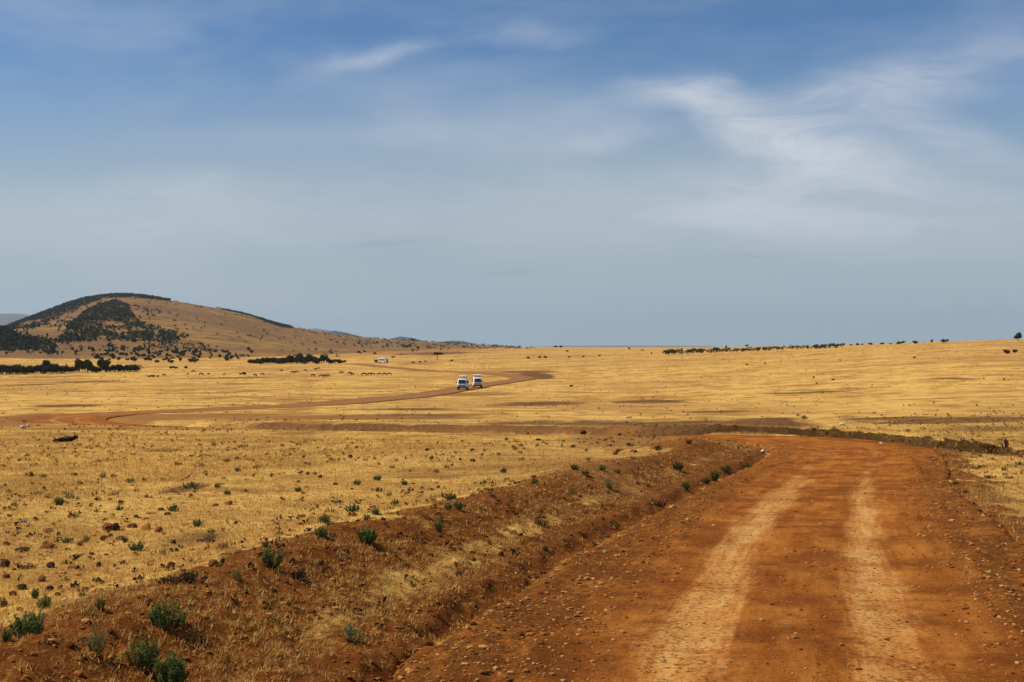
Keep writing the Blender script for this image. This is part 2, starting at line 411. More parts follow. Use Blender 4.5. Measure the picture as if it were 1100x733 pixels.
M = {}
M['ground'] = ground_material(); M['road'] = road_material()
M['hill'] = hill_material(((.21, .11, .034), (.33, .18, .050), (.085, .045, .022), (.145, .075, .042)))
M['spur'] = hill_material(((.16, .09, .035), (.30, .17, .06), (.08, .05, .022), (.12, .07, .03)))
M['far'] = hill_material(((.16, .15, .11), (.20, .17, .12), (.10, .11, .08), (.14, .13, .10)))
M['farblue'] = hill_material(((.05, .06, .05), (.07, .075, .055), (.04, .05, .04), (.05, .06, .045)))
M['straw'] = tint_material('dry_straw', (.50, .26, .052), (.82, .53, .17), (.30, .14, .03), trans=.45)
M['scrub'] = tint_material('brown_scrub', (.05, .032, .014), (.15, .08, .03))
M['green'] = tint_material('shrub_leaves', (.06, .10, .024), (.17, .22, .055), (.20, .20, .07), trans=.35)
M['palegreen'] = tint_material('pale_shrub_leaves', (.12, .15, .05), (.24, .25, .09), (.32, .27, .11), trans=.35)
M['dark'] = tint_material('dark_shrub_leaves', (.022, .020, .012), (.070, .055, .030), trans=.2)
M['twig'] = tint_material('dry_twigs', (.07, .045, .026), (.18, .12, .07))
M['stem'] = obj_material('woody_stem', (.06, .04, .025), (.13, .085, .05), 20)
M['tree'] = tint_material('savanna_tree_leaves', (.020, .026, .010), (.062, .066, .024), trans=.2)
M['trunk'] = obj_material('tree_bark', (.035, .027, .02), (.075, .055, .04), 6)
M['redrock'] = obj_material('red_soil_stone', (.10, .035, .015), (.24, .085, .03), 14, bump=.6)
M['darkrock'] = obj_material('dark_stone', (.03, .017, .012), (.09, .042, .022), 14, bump=.6)
M['orangerock'] = obj_material('orange_stone', (.50, .19, .04), (.62, .28, .07), 14, bump=.5)
M['palerock'] = obj_material('pale_stone', (.50, .38, .25), (.68, .56, .42), 14, bump=.5)
M['grit'] = tint_material('mixed_gravel', (.11, .036, .008), (.34, .13, .028), (.46, .24, .075))
M['white'] = plain('white_vehicle_paint', (.80, .79, .76), .35, 0, .5)
M['glass'] = plain('dark_window_glass', (.018, .02, .022), .08, 0, .6)
M['rubber'] = plain('black_rubber', (.018, .017, .016), .8)
M['metal'] = plain('grey_metal', (.32, .31, .30), .4, .8)
M['bumper'] = plain('dark_bumper', (.03, .028, .026), .6)
M['lamp'] = plain('headlamp_glass', (.6, .6, .58), .12, .2, .6)
M['skin'] = plain('skin', (.16, .08, .05), .6)
M['cloth1'] = plain('dark_shirt', (.035, .035, .045), .9); M['cloth2'] = plain('khaki_shirt', (.16, .12, .07), .9)
M['hide'] = plain('dark_hide', (.042, .032, .026), .85); M['horn'] = plain('horn', (.05, .04, .03), .5)
M['log'] = obj_material('charred_wood', (.012, .010, .009), (.035, .026, .02), 6)

# ---------------------------------------------------------------- ground sheet
rr = np.concatenate([np.array([.3, 1, 2, 3]), np.exp(np.arange(math.log(3.6), math.log(60), .0042)), np.exp(np.arange(math.log(60), math.log(1200), .0095)), np.exp(np.linspace(math.log(1200), math.log(18000), 120))])
th = np.concatenate([np.linspace(-R(34), R(34), 860), np.linspace(R(34), R(326), 110)[1:-1]])
RRg, THg = np.meshgrid(rr, th, indexing='ij')
GX = RRg * np.sin(THg); GY = RRg * np.cos(THg)
GZ, gm = H_all(GX, GY, True)
amp = 1 + np.clip(GY, 0, 600) / 80
GZ = GZ - .07 * gm['inside'] * amp
GZ += -60 * ss(5000, 18000, RRg) * 0
nr, nc = GX.shape
V = np.stack([GX, GY, GZ], -1).reshape(-1, 3)
ii, jj = np.meshgrid(np.arange(nr - 1), np.arange(nc), indexing='ij'); j2 = (jj + 1) % nc
Fq = np.stack([ii * nc + jj, ii * nc + j2, (ii + 1) * nc + j2, (ii + 1) * nc + jj], -1).reshape(-1, 4)[:, ::-1]
center = np.array([[0, 0, float(GZ[0].mean())]])
me = np_mesh('ground', V, Fq)
# world-space patches (each worked out from where the photo shows it)
WX = 1.3 * fbm(GX, GY, 14, 4, 121); WY = 2.2 * fbm(GX, GY, 11, 4, 122)
def patch_mask(lst):
    out = np.zeros_like(GX)
    for (px, py, hwp, hhp, st) in lst:
        c = ground_at(px, py)
        a = ground_at(px, py - hhp); b_ = ground_at(px, py + hhp)
        if c is None: continue
        ry = max(abs((a[1] if a else c[1] * 1.3) - b_[1]) / 2, 1.0); rx = hwp / F * c[1]
        cy = ((a[1] if a else c[1] * 1.3) + b_[1]) / 2
        d = ((GX + WX * rx - c[0] * cy / c[1]) / rx) ** 2 + ((GY + WY * ry - cy) / ry) ** 2
        out = np.maximum(out, min(st * 1.15, 1.0) * np.exp(-d ** 1.6 * .5))
    return out
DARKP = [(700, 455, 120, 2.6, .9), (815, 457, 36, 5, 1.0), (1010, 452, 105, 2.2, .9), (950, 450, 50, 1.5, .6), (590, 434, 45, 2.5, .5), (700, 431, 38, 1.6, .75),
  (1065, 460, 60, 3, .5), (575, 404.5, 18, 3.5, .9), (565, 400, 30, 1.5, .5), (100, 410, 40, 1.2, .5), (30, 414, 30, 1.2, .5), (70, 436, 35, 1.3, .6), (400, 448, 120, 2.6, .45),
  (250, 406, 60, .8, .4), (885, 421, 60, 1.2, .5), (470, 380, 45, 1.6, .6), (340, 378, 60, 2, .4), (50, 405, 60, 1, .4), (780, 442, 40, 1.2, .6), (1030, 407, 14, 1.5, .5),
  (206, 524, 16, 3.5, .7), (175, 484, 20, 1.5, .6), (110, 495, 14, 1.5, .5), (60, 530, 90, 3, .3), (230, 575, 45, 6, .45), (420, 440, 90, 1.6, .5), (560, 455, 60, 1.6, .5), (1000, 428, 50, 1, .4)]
REDP = [(90, 452, 120, 6, 1.0), (20, 456, 60, 6, 1.0), (190, 447, 90, 3, .8), (330, 449, 110, 2, .6), (130, 461, 140, 2.0, .5), (720, 471, 80, 2.5, .9),
  (800, 476, 40, 5, 1.0), (480, 424, 70, 2, .6), (520, 400, 40, 2, .5), (440, 376.5, 120, 4.5, .5), (340, 380, 80, 4, .5), (450, 391, 30, 1.5, .5), (60, 620, 90, 12, .35), (120, 568, 60, 8, .35), (560, 500, 90, 12, .4), (640, 505, 60, 14, .5),
  (480, 530, 60, 8, .25), (300, 545, 70, 6, .2), (1040, 384, 90, 4, .3), (800, 381, 90, 4, .35), (620, 384, 60, 4, .3)]
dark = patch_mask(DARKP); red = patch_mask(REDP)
gz = gm
dark = np.maximum(dark, gz['gul'] * .95)  # dark gully soil, with the shade of its bank painted in
dark = np.maximum(dark, np.exp(-((gz['t'] - 3.25) / .5) ** 2) * ss(46, 56, gz['s']) * (1 - ss(82, 95, gz['s'])) * (.75 + .9 * fbm(GX, GY, 3, 3, 96)))  # shade of the far road scarp, painted as a dark strip
set_attr(me, 'gully', np.clip(gz['gul'] * 1.3 * (GY < 62), 0, 1) * ss(60, 56, GY))
soil = np.clip(gz['bank'] * (1.12 + 1.3 * fbm(GX, GY, 1.1, 3, 94)) * (1 - .5 * np.exp(-((-gz['t'] - 3.55) / .35) ** 2) * (1 + 1.5 * fbm(GX, GY, 2.2, 2, 95))), 0, 1)
# disturbed soil beside the far road
tt = np.abs(gz['t']); red = np.maximum(red, .45 * (1 - ss(2.4, 5.0, tt + 2.5 * fbm(GX, GY, 9, 3, 90))) * ss(45, 60, gz['s']))
speck = (1 - .75 * ss(30, 160, RRg)) * (.75 + .6 * fbm(GX, GY, 5, 3, 92))
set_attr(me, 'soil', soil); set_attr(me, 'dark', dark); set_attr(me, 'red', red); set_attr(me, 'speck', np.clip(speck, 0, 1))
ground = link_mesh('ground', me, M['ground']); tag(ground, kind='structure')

# ---------------------------------------------------------------- road sheet
s_list = []
s = -7.0; smax = RS[-1]
while s < smax:
    s_list.append(s)
    y_here = np.interp(s, RS, RP[:, 1])
    s += np.clip(y_here * .006, .045, 1.6)
s_list = np.array(s_list)
cx = np.interp(s_list, RS, RP[:, 0]); cy = np.interp(s_list, RS, RP[:, 1])
dx = np.gradient(cx, s_list); dy = np.gradient(cy, s_list)
kk = np.ones(9) / 9
dx = np.convolve(np.pad(dx, 4, mode='edge'), kk, 'valid'); dy = np.convolve(np.pad(dy, 4, mode='edge'), kk, 'valid')
L = np.hypot(dx, dy); nx = dy / L; ny = -dx / L
tl = np.linspace(-3.5, 3.5, 190)
SX = cx[:, None] + nx[:, None] * tl; SY = cy[:, None] + ny[:, None] * tl
SZ, rm = H_all(SX, SY, True)
ampr = 1 + np.clip(SY, 0, 600) / 80
SZ = SZ + (.03 * rm['inside'] - .05 * (1 - rm['inside'])) * ampr
me = np_mesh('dirt_road', np.stack([SX, SY, SZ], -1).reshape(-1, 3), (lambda a, b: np.stack([a * 190 + b, a * 190 + b + 1, (a + 1) * 190 + b + 1, (a + 1) * 190 + b], -1).reshape(-1, 4))(*np.meshgrid(np.arange(len(s_list) - 1), np.arange(189), indexing='ij')))
T = np.broadcast_to(tl, SX.shape); S = np.broadcast_to(s_list[:, None], SX.shape)
drift = .18 * fbm(S, T * 0, 9, 3, 101)
tk = np.exp(-((T + drift + .80) / .40) ** 2) + .95 * np.exp(-((T + drift - .72) / .33) ** 2)
tk = tk * (.95 - .55 * ss(20, 38, S) * (1 - ss(60, 90, S))) * (1 - .2 * ss(80, 120, S))
set_attr(me, 'track', np.clip(tk, 0, 1)); set_attr(me, 'lat', T); set_attr(me, 'along', S); set_attr(me, 'edge', ss(1.3, 2.1, np.abs(T)) * (1 - .4 * ss(28, 36, S)))
road = link_mesh('dirt_road', me, M['road']); tag(road, kind='structure')

# ---------------------------------------------------------------- hills
def height_grid(name, x0, x1, y0, y1, nx_, ny_, fn, mat):
    X, Y = np.meshgrid(np.linspace(x0, x1, nx_), np.linspace(y0, y1, ny_), indexing='ij')
    Z = fn(X, Y)
    a, b = np.meshgrid(np.arange(nx_ - 1), np.arange(ny_ - 1), indexing='ij')
    me = np_mesh(name, np.stack([X, Y, Z], -1).reshape(-1, 3), np.stack([a * ny_ + b, (a + 1) * ny_ + b, (a + 1) * ny_ + b + 1, a * ny_ + b + 1], -1).reshape(-1, 4))
    return tag(link_mesh(name, me, mat), kind='structure')
height_grid('hill', -2100, 300, 690, 4250, 420, 440, Hill, M['hill'])
height_grid('wooded_spur', -1100, -300, 850, 1650, 180, 180, Spur, M['spur'])
def ridge(name, pts, dist, depth, mat, seed, noise=.12):
    pts = np.array(pts, float); X0 = (pts[:, 0] - 550) / F * dist; Z0 = (HV - pts[:, 1]) / F * dist + ZC
    hmax = Z0.max()
    def fn(x, y):
        v = (y - dist) / depth; g = np.clip(1 - v * v, 0, 1)
        return np.interp(x, X0, Z0) * g - 30 * (1 - g) + hmax * noise * fbm(x, y, depth * .5, 4, seed) * g
    return height_grid(name, X0[0], X0[-1], dist - depth, dist + depth, 160, 60, fn, mat)
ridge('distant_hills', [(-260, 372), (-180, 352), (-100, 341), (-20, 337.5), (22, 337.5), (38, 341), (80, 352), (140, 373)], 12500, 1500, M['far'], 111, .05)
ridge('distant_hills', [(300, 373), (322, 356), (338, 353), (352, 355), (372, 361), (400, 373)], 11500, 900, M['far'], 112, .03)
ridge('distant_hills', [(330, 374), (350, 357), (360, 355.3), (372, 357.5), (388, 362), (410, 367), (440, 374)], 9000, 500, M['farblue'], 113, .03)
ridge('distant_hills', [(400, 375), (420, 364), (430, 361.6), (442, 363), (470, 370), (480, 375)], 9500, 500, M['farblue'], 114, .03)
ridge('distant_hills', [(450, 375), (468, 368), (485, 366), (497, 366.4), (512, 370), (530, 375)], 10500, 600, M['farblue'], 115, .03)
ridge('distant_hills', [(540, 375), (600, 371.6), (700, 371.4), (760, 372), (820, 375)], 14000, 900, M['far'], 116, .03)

# ---------------------------------------------------------------- foliage builders
def leaf_cloud(centres, radii, n, size, up=.0, flat=1.0, seed=0, aspect=.6, shell=.55):
    """n leaf quads spread inside blobs"""
    g = np.random.default_rng(seed)
    centres = np.array(centres, float); radii = np.array(radii, float)
    w = radii ** 2; k = g.choice(len(centres), n, p=w / w.sum())
    d = g.normal(size=(n, 3)); d /= np.linalg.norm(d, axis=1)[:, None]
    rad = radii[k] * (shell + (1 - shell) * g.random(n)) * (.8 + .4 * g.random(n))
    P = centres[k] + d * rad[:, None] * np.array([1, 1, flat])
    a = g.normal(size=(n, 3)); a[:, 2] += up; a /= np.linalg.norm(a, axis=1)[:, None]
    b = np.cross(a, g.normal(size=(n, 3))); b /= np.linalg.norm(b, axis=1)[:, None]
    sz = size * (.6 + .8 * g.random(n))[:, None]
    Vv = np.stack([P - a * sz, P + b * sz * aspect, P + a * sz, P - b * sz * aspect], 1).reshape(-1, 3)
    Ff = np.arange(4 * n).reshape(n, 4)
    rn = np.repeat(g.random(n) * .6 + .4 * np.clip(d[:, 2] * .5 + .5, 0, 1), 4); rn2 = np.repeat(g.random(n), 4)  # rn is part random, part lighter toward the top of each blob
    return Vv, Ff, rn, rn2
def tube(p, q, r0, r1, n=5):
    p = np.array(p, float); q = np.array(q, float); d = q - p; d /= np.linalg.norm(d)
    u = np.cross(d, [0.3, .2, .93]); u /= np.linalg.norm(u); v = np.cross(d, u)
    an = np.arange(n) / n * 2 * math.pi; ring = np.cos(an)[:, None] * u + np.sin(an)[:, None] * v
    Vv = np.vstack([p + ring * r0, q + ring * r1])
    i = np.arange(n); Ff = np.stack([i, (i + 1) % n, (i + 1) % n + n, i + n], -1)
    return Vv, Ff
def join(parts_):
    V_, F_, o = [], [], 0
    for v, f in parts_:
        V_.append(v); F_.append(f + o); o += len(v)
    return np.vstack(V_), np.vstack(F_)

# ---- trees: unit height about 1
def make_tree_meshes(kind, seed):
    g = np.random.default_rng(seed)
    if kind == 'flat':       # umbrella acacia
        cs = [(g.uniform(-.5, .5), g.uniform(-.5, .5), .80 + g.uniform(-.05, .05)) for _ in range(9)]; rs = [g.uniform(.2, .32) for _ in cs]; fl = .38; n = 420; th0 = .62
    elif kind == 'round':
        cs = [(g.uniform(-.22, .22), g.uniform(-.22, .22), g.uniform(.45, .78)) for _ in range(8)]; rs = [g.uniform(.18, .27) for _ in cs]; fl = .9; n = 420; th0 = .35
    else:                    # low spreading bush
        cs = [(g.uniform(-.6, .6), g.uniform(-.5, .5), g.uniform(.3, .62)) for _ in range(10)]; rs = [g.uniform(.25, .4) for _ in cs]; fl = .75; n = 460; th0 = .15
    v, f, a, b = leaf_cloud(cs, rs, n * 2, .07, flat=fl, seed=seed, shell=.35)
    mc = np_mesh('crown', v, f, False); set_attr(mc, 'rnd', a); set_attr(mc, 'rnd2', b); mc.materials.append(M['tree'])
    ps = []
    if kind == 'bush':
        for k in range(5): ps.append(tube((0, 0, -.1), (g.uniform(-.3, .3), g.uniform(-.3, .3), .4), .03, .012))
    else:
        top = (g.uniform(-.04, .04), g.uniform(-.04, .04), th0)
        ps.append(tube((0, 0, -.12), top, .045, .03, 7))
        for c in cs[:6]: ps.append(tube(top, c, .022, .008))
    v, f = join(ps); mt = np_mesh('trunk', v, f); mt.materials.append(M['trunk'])
    return mc, mt
TREE = {k: [make_tree_meshes(k, 200 + 10 * i + j) for j in range(4)] for i, k in enumerate(('flat', 'round', 'bush'))}
NTREE = 0
def plant(name, kind, x, y, z, h, label, cat, group=None, w=1.0):
    global NTREE
    mc, mt = TREE[kind][NTREE % 4]; NTREE += 1
    e = empty(name, (x, y, z - .02 * h), random.uniform(0, 6.28)); e.scale = (h * w, h * w, h)
    link_mesh('crown', mc, None, e); link_mesh('trunk', mt, None, e)
    return tag(e, label, cat, group)
def LAND(x, y):
    return np.maximum(H(x, y), np.where(np.atleast_1d(y) > 690, np.maximum(Hill(x, y), Spur(x, y)), -99))
def plant_px(name, kind, px, py, hpx, label, cat, group=None, w=1.0, surf=None, ymin=6):
    surf = surf or LAND
    c = ground_at(px, py, ymin=ymin, surf=surf)
    if c is None:
        for q in range(1, 14):
            c = ground_at(px, py + q * .35, ymin=ymin, surf=surf)
            if c is not None: break
    if c is None: print('NO GROUND', name, px, py); return None
    return plant(name, kind, c[0], c[1], c[2], hpx * c[1] / F, label, cat, group, w)

# trees told apart
UT = [('acacia_tree', 'flat', 470, 386.5, 8.5, 'wide flat-topped tree alone on the plain right of the far curl of road', 1.0),
 ('acacia_tree', 'flat', 422, 387.8, 5.5, 'small dark tree just right of the farthest white vehicle', .8),
 ('acacia_tree', 'flat', 444, 369.5, 6.0, 'small umbrella tree on the skyline above the far plain, left of centre', .8),
 ('bush', 'bush', 438, 374, 5.0, 'dark bush below the umbrella tree on the skyline', 1.0),
 ('bush', 'bush', 405, 390.2, 5.0, 'dark bush touching the left side of the farthest white vehicle', .8),
 ('thorn_tree', 'round', 1094, 366.5, 9.5, 'dense dark tree on the skyline at the right edge of the view', 1.1),
 ('bush', 'bush', 1082, 380.5, 6.5, 'larger of two dark bushes below the skyline at far right', 1.0),
 ('bush', 'round', 1090.5, 380.5, 5.5, 'smaller of two dark bushes below the skyline at far right', 1.0),
 ('bush', 'bush', 1014.5, 368.6, 5.5, 'largest rounded bush on the right skyline, right of the pair of small bushes', 1.0),
 ('thorn_tree', 'round', 1001, 369, 4.5, 'narrow upright small tree on the right skyline', .7),
 ('bush', 'bush', 983.5, 369.6, 4.6, 'wide low bush on the right skyline left of the narrow tree', 1.1),
 ('bush', 'bush', 968, 370, 4.6, 'rounded bush on the skyline left of the wide low bush', 1.0),
 ('bush', 'bush', 769.5, 377.5, 5.5, 'dark round bush ending the skyline thicket at its middle gap', .9),
 ('thorn_tree', 'round', 780, 375.8, 5, 'small tree standing above the skyline thicket', .6),
 ('acacia_tree', 'flat', 802, 375.5, 5.5, 'flat-topped tree sticking out above the long skyline thicket', .6)]
for nme, kd, px, py, hp, lb, w in UT: plant_px(nme, kd, px, py, hp, lb, nme.split('_')[-1], w=w)
for px, py, hp in [(894, 371.6, 3.6), (906, 371.4, 3.2), (921, 371.2, 3), (926, 371, 2.4), (935, 371, 3.4), (947.5, 370.6, 3.2), (964, 370.2, 2.4), (886, 372, 2.6), (914, 371.4, 2.2), (957, 370.4, 2.2)]:
    plant_px('bush', 'bush', px, py, hp, 'one of the tiny bushes dotted along the right skyline', 'bush', 'tiny bushes along the right skyline')
for px, py, hp in [(567, 385.5, 3), (580, 385, 3), (586, 385, 3.2), (611.5, 384.4, 2.4), (627, 384, 2.2), (644, 383, 2.5), (609, 378.2, 2.5), (597, 373.8, 3.2), (602, 373.8, 3), (676, 375.4, 2.6), (444, 390.5, 2.6), (451, 390, 2.6), (485, 388.5, 2.6), (457, 389, 2), (690, 377, 2)]:
    plant_px('bush', 'bush', px, py, hp, 'one of the tiny dark bushes scattered on the far plain near the centre', 'bush', 'tiny bushes on the far central plain')
for px in np.arange(0, 147, 3.4):
    big = 1.45 if 82 < px < 98 or 108 < px < 114 or 48 < px < 54 else 1.0
    if 116 < px < 118 or 135 < px < 137.5: continue
    plant_px('tree', 'round' if big > 1 else 'bush', px + random.uniform(-1, 1), 402.2 - px * .02 + random.uniform(-.8, .8), random.uniform(6.0, 8.5) * big * (1.55 if px < 70 else 1.25), 'one of the dark trees packed in the hedge-like line on the plain at far left', 'tree', 'dark trees in the line at far left', w=.9)
for px in np.arange(268, 372, 2.5):
    h0 = np.interp(px, [268, 300, 325, 345, 360, 372], [5.5, 8, 10, 9, 6, 3])
    plant_px('tree', random.choice(['bush', 'round']), px, 391.3 - (px - 268) * .008 + random.uniform(-.6, .6), h0 * random.uniform(.8, 1.2), 'one of the dark trees in the dense row at the right foot of the hill', 'tree', 'dark trees in the row at the hill foot')
for k in range(110):
    px = random.uniform(96, 275); py = random.uniform(379, 391) - abs(px - 190) * .02
    if random.random() < .3: px = random.uniform(120, 200)
    plant_px('bush', random.choice(['bush', 'round']), px, py, random.uniform(2.8, 5.5), 'one of the scattered dark trees at the foot of the big hill', 'tree', 'scattered trees at the foot of the hill')
for px, py, hp in [(161, 405.5, 3), (165, 405.5, 3.4), (170, 405.3, 2.6), (202, 402.6, 2.2), (224, 402.6, 2.2), (241, 402.8, 2.0), (262, 403, 4), (258, 403, 2.4), (185, 396.5, 4), (189, 396.5, 3), (200, 396, 3.2)]:
    plant_px('bush', 'bush', px, py, hp, 'one of the small dark bushes on the yellow plain below the hill', 'bush', 'small bushes on the plain below the hill')
for px, py in [(802.5, 392.5), (822, 392), (902.5, 388.5), (982, 385), (1079, 409), (874, 407), (895, 409), (877, 413), (840, 375), (857, 447), (864, 448.5), (700, 381), (1057, 408), (1003, 434), (614, 416)]:
    plant_px('bush', random.choice(['round', 'bush']), px, py, random.uniform(2.2, 3.4), 'one of the isolated dark specks of bush on the rising plain right of centre', 'bush', 'isolated bushes on the right-hand plain')

# woodland masses on the hill, the spur and the skyline: one object each
from bisect import bisect
def inpoly(px, py, poly):
    n = len(poly); c = np.zeros(len(px), bool); j = n - 1
    for i in range(n):
        xi, yi = poly[i]; xj, yj = poly[j]
        c ^= ((yi > py) != (yj > py)) & (px < (xj - xi) * (py - yi) / (yj - yi + 1e-9) + xi)
        j = i
    return c
PA = [(6, 352), (50, 332), (85, 320), (112, 313), (150, 313), (184, 320), (182, 324), (140, 320), (112, 321), (98, 326), (82, 333), (55, 341), (25, 347)]
PB = [(66, 368), (72, 352), (90, 336), (105, 327), (125, 323), (138, 328), (142, 338), (150, 348), (165, 352), (185, 356), (206, 361), (192, 367), (165, 368), (150, 374), (110, 376), (80, 374)]
PBg = [(108, 346), (120, 345), (134, 350), (140, 358), (125, 362), (112, 356)]
PD = [(30, 362), (60, 364), (100, 371), (140, 377), (200, 380), (205, 385), (120, 386), (60, 383), (30, 380)]
PE = [(150, 378), (260, 383), (372, 386), (372, 391), (250, 391), (150, 388)]
PC = [(226, 325), (240, 326), (270, 335), (300, 346), (316, 353), (302, 352), (270, 340), (232, 331)]
def crowns(x, y, z, h, seed, nleaf=16, leaf=.22):
    g = np.random.default_rng(seed); n = len(x)
    hh = np.repeat(h, nleaf); N = n * nleaf
    d = g.normal(size=(N, 3)); d /= np.linalg.norm(d, axis=1)[:, None]
    rad = (.25 + .3 * g.random(N)) * hh
    P = np.stack([np.repeat(x, nleaf), np.repeat(y, nleaf), np.repeat(z, nleaf) + .5 * hh], 1) + d * rad[:, None] * np.array([1.1, 1.1, .8])
    a = g.normal(size=(N, 3)); a /= np.linalg.norm(a, axis=1)[:, None]; b = np.cross(a, g.normal(size=(N, 3))); b /= np.linalg.norm(b, axis=1)[:, None]
    sz = (leaf * hh * (.6 + .8 * g.random(N)))[:, None]
    Vv = np.stack([P - a * sz, P + b * sz * .8, P + a * sz, P - b * sz * .8], 1).reshape(-1, 3)
    me = np_mesh('crowns', Vv, np.arange(4 * N).reshape(N, 4), False); set_attr(me, 'rnd', np.repeat(g.random(N), 4))
    return me
n = 170000
X = rng.uniform(-1900, 250, n); Y = rng.uniform(850, 2720, n); Z = Hill(X, Y); PX, PY = proj(X, Y, Z)
cl = fbm(X, Y, 70, 4, 131)
pr = np.full(n, .006)
pr = np.where(PX < 80, .08 + .3 * cl, pr)                                  # left flank, loosely wooded
pr = np.where((cl > .2) & (PX < 330), pr + .03, pr)
pr = np.where(PX > 330, .008, pr)
pr = np.where(inpoly(PX, PY, PD), np.clip(.42 + 1.6 * cl, .03, 1), pr); pr = np.where(inpoly(PX, PY, PE), np.clip(.25 + 1.4 * cl, .02, 1), pr)
inB = inpoly(PX, PY, PB); inG = inpoly(PX, PY, PBg)
pr = np.where(inpoly(PX, PY, PA), .42, pr); pr = np.where(inB, .62, pr); pr = np.where(inB & inG, .12, pr)
pr = np.where(inB & (PY > 352) & (PX > 100) & (cl < -.02), .25, pr)
pr = np.where(inpoly(PX, PY, PC), .9, pr)
pr = np.where((PX > 60) & (PX < 240) & (PY > 368), np.clip(.06 + cl, 0, 1) * .8, pr)
pr = np.where((PX > 270) & (PX < 560) & (PY < 375) & (PX > 360), .02, pr)
pr = pr * np.where(np.abs(PY) < 1, 0, 1)
sel = (rng.random(n) < pr) & (PX > -120)
hh = rng.uniform(2.4, 6.5, sel.sum()) * np.where(PX[sel] > 190, .6, .8)
w1 = link_mesh('woodland', crowns(X[sel], Y[sel], Z[sel], hh, 5, 12, .24), M['tree']); tag(w1, 'dark woods and scattered trees covering the big rounded hill', 'woodland', kind='stuff')
n = 16000
X = rng.uniform(-1000, -330, n); Y = rng.uniform(900, 1300, n); Z = Spur(X, Y); PX, PY = proj(X, Y, Z); cl = fbm(X, Y, 45, 3, 133)
sel = (rng.random(n) < np.clip(.8 + 2.2 * cl, .1, 1)) & (Z > np.maximum(H(X, Y), Hill(X, Y)) - 1) & (PX > -150) & (PX < 120)
w2 = link_mesh('woodland', crowns(X[sel], Y[sel], Z[sel], rng.uniform(2.5, 5.5, sel.sum()), 6, 14, .26), M['tree']); tag(w2, 'dark thorn woodland on the low spur in front of the big hill', 'woodland', kind='stuff')
pxs = np.concatenate([rng.uniform(714, 734, 60), rng.uniform(738, 756, 60), rng.uniform(758, 905, 170), rng.uniform(540, 575, 30)])
pts = []
for q in pxs:
    d = rng.uniform(640, 800) if q > 600 else rng.uniform(1500, 1700)
    x = (q - 550) / F * d; pts.append((x, d, float(base(np.array([x]), np.array([d]))[0])))
pts = np.array(pts)
w3 = link_mesh('thicket', crowns(pts[:, 0], pts[:, 1], pts[:, 2], rng.uniform(.9, 2.4, len(pts)), 8, 12), M['tree']); tag(w3, 'long low dark thicket along the skyline right of centre', 'thicket', kind='stuff')

# ---------------------------------------------------------------- shrubs
def make_shrub(kind, seed):
    """unit: width about 1, height about 1; upright leafy stems from one base"""
    g = np.random.default_rng(seed); st = []; LV, LR, LR2 = [], [], []
    ns = {'green': 34, 'pale': 22, 'dark': 30, 'twig': 26}[kind]
    for i in range(ns):
        az = g.uniform(0, 6.283); sp = math.sqrt(g.random()); h = (1.04 - .45 * sp ** 2) * g.uniform(.55, 1.08)
        b0 = np.array([math.cos(az) * .16 * sp, math.sin(az) * .16 * sp, -.05]); tp = np.array([math.cos(az) * .46 * sp, math.sin(az) * .46 * sp, h * (.62 if kind == 'dark' else 1)])
        mid = (b0 + tp) / 2 + np.array([math.cos(az), math.sin(az), 0]) * .05 * sp + g.normal(size=3) * .015
        w = .011 if kind != 'twig' else .013
        st.append(tube(b0, mid, w, w * .8, 4)); st.append(tube(mid, tp, w * .8, w * .3, 4))
        if kind == 'twig':
            for q in range(5):
                f = g.uniform(.3, .95); a = b0 * (1 - f) + tp * f; st.append(tube(a, a + np.array([g.normal() * .13, g.normal() * .13, g.uniform(.05, .2)]), .007, .003, 3))
        nl = {'green': 80, 'pale': 40, 'dark': 26, 'twig': 0}[kind]
        for q in range(nl):
            f = .18 + .82 * g.random() ** .7
            p = (b0 * (1 - f) ** 2 + 2 * mid * f * (1 - f) + tp * f * f)
            a = np.array([g.normal() * .8 + math.cos(az) * .4, g.normal() * .8 + math.sin(az) * .4, g.uniform(.3, 1.4)]); a /= np.linalg.norm(a)
            b = np.cross(a, g.normal(size=3)); b /= np.linalg.norm(b)
            ln = g.uniform(.05, .10) if kind != 'dark' else g.uniform(.05, .09); wd = ln * (.20 if kind == 'green' else .24)
            LV.append([p, p + a * ln * .5 + b * wd, p + a * ln, p + a * ln * .5 - b * wd]); r_ = g.random() * .7 + .3 * f
            LR += [r_] * 4; LR2 += [g.random() * f] * 4
    v, f = join(st); ms = np_mesh('stem', v, f); ms.materials.append(M['twig'] if kind == 'twig' else M['stem'])
    if kind == 'twig':
        set_attr(ms, 'rnd', np.repeat(g.random(len(v) // 2 + 1), 2)[:len(v)]); return None, ms
    LV = np.array(LV).reshape(-1, 3); ml = np_mesh('foliage', LV, np.arange(len(LV)).reshape(-1, 4), False)
    set_attr(ml, 'rnd', LR); set_attr(ml, 'rnd2', LR2); ml.materials.append(M[{'green': 'green', 'pale': 'palegreen', 'dark': 'dark'}[kind]])
    return ml, ms
SHR = {k: [make_shrub(k, 300 + 20 * i + j) for j in range(4)] for i, k in enumerate(('green', 'pale', 'dark', 'twig'))}
NS = 0
CAT = {'green': 'shrub', 'pale': 'shrub', 'dark': 'shrub', 'twig': 'dead shrub'}
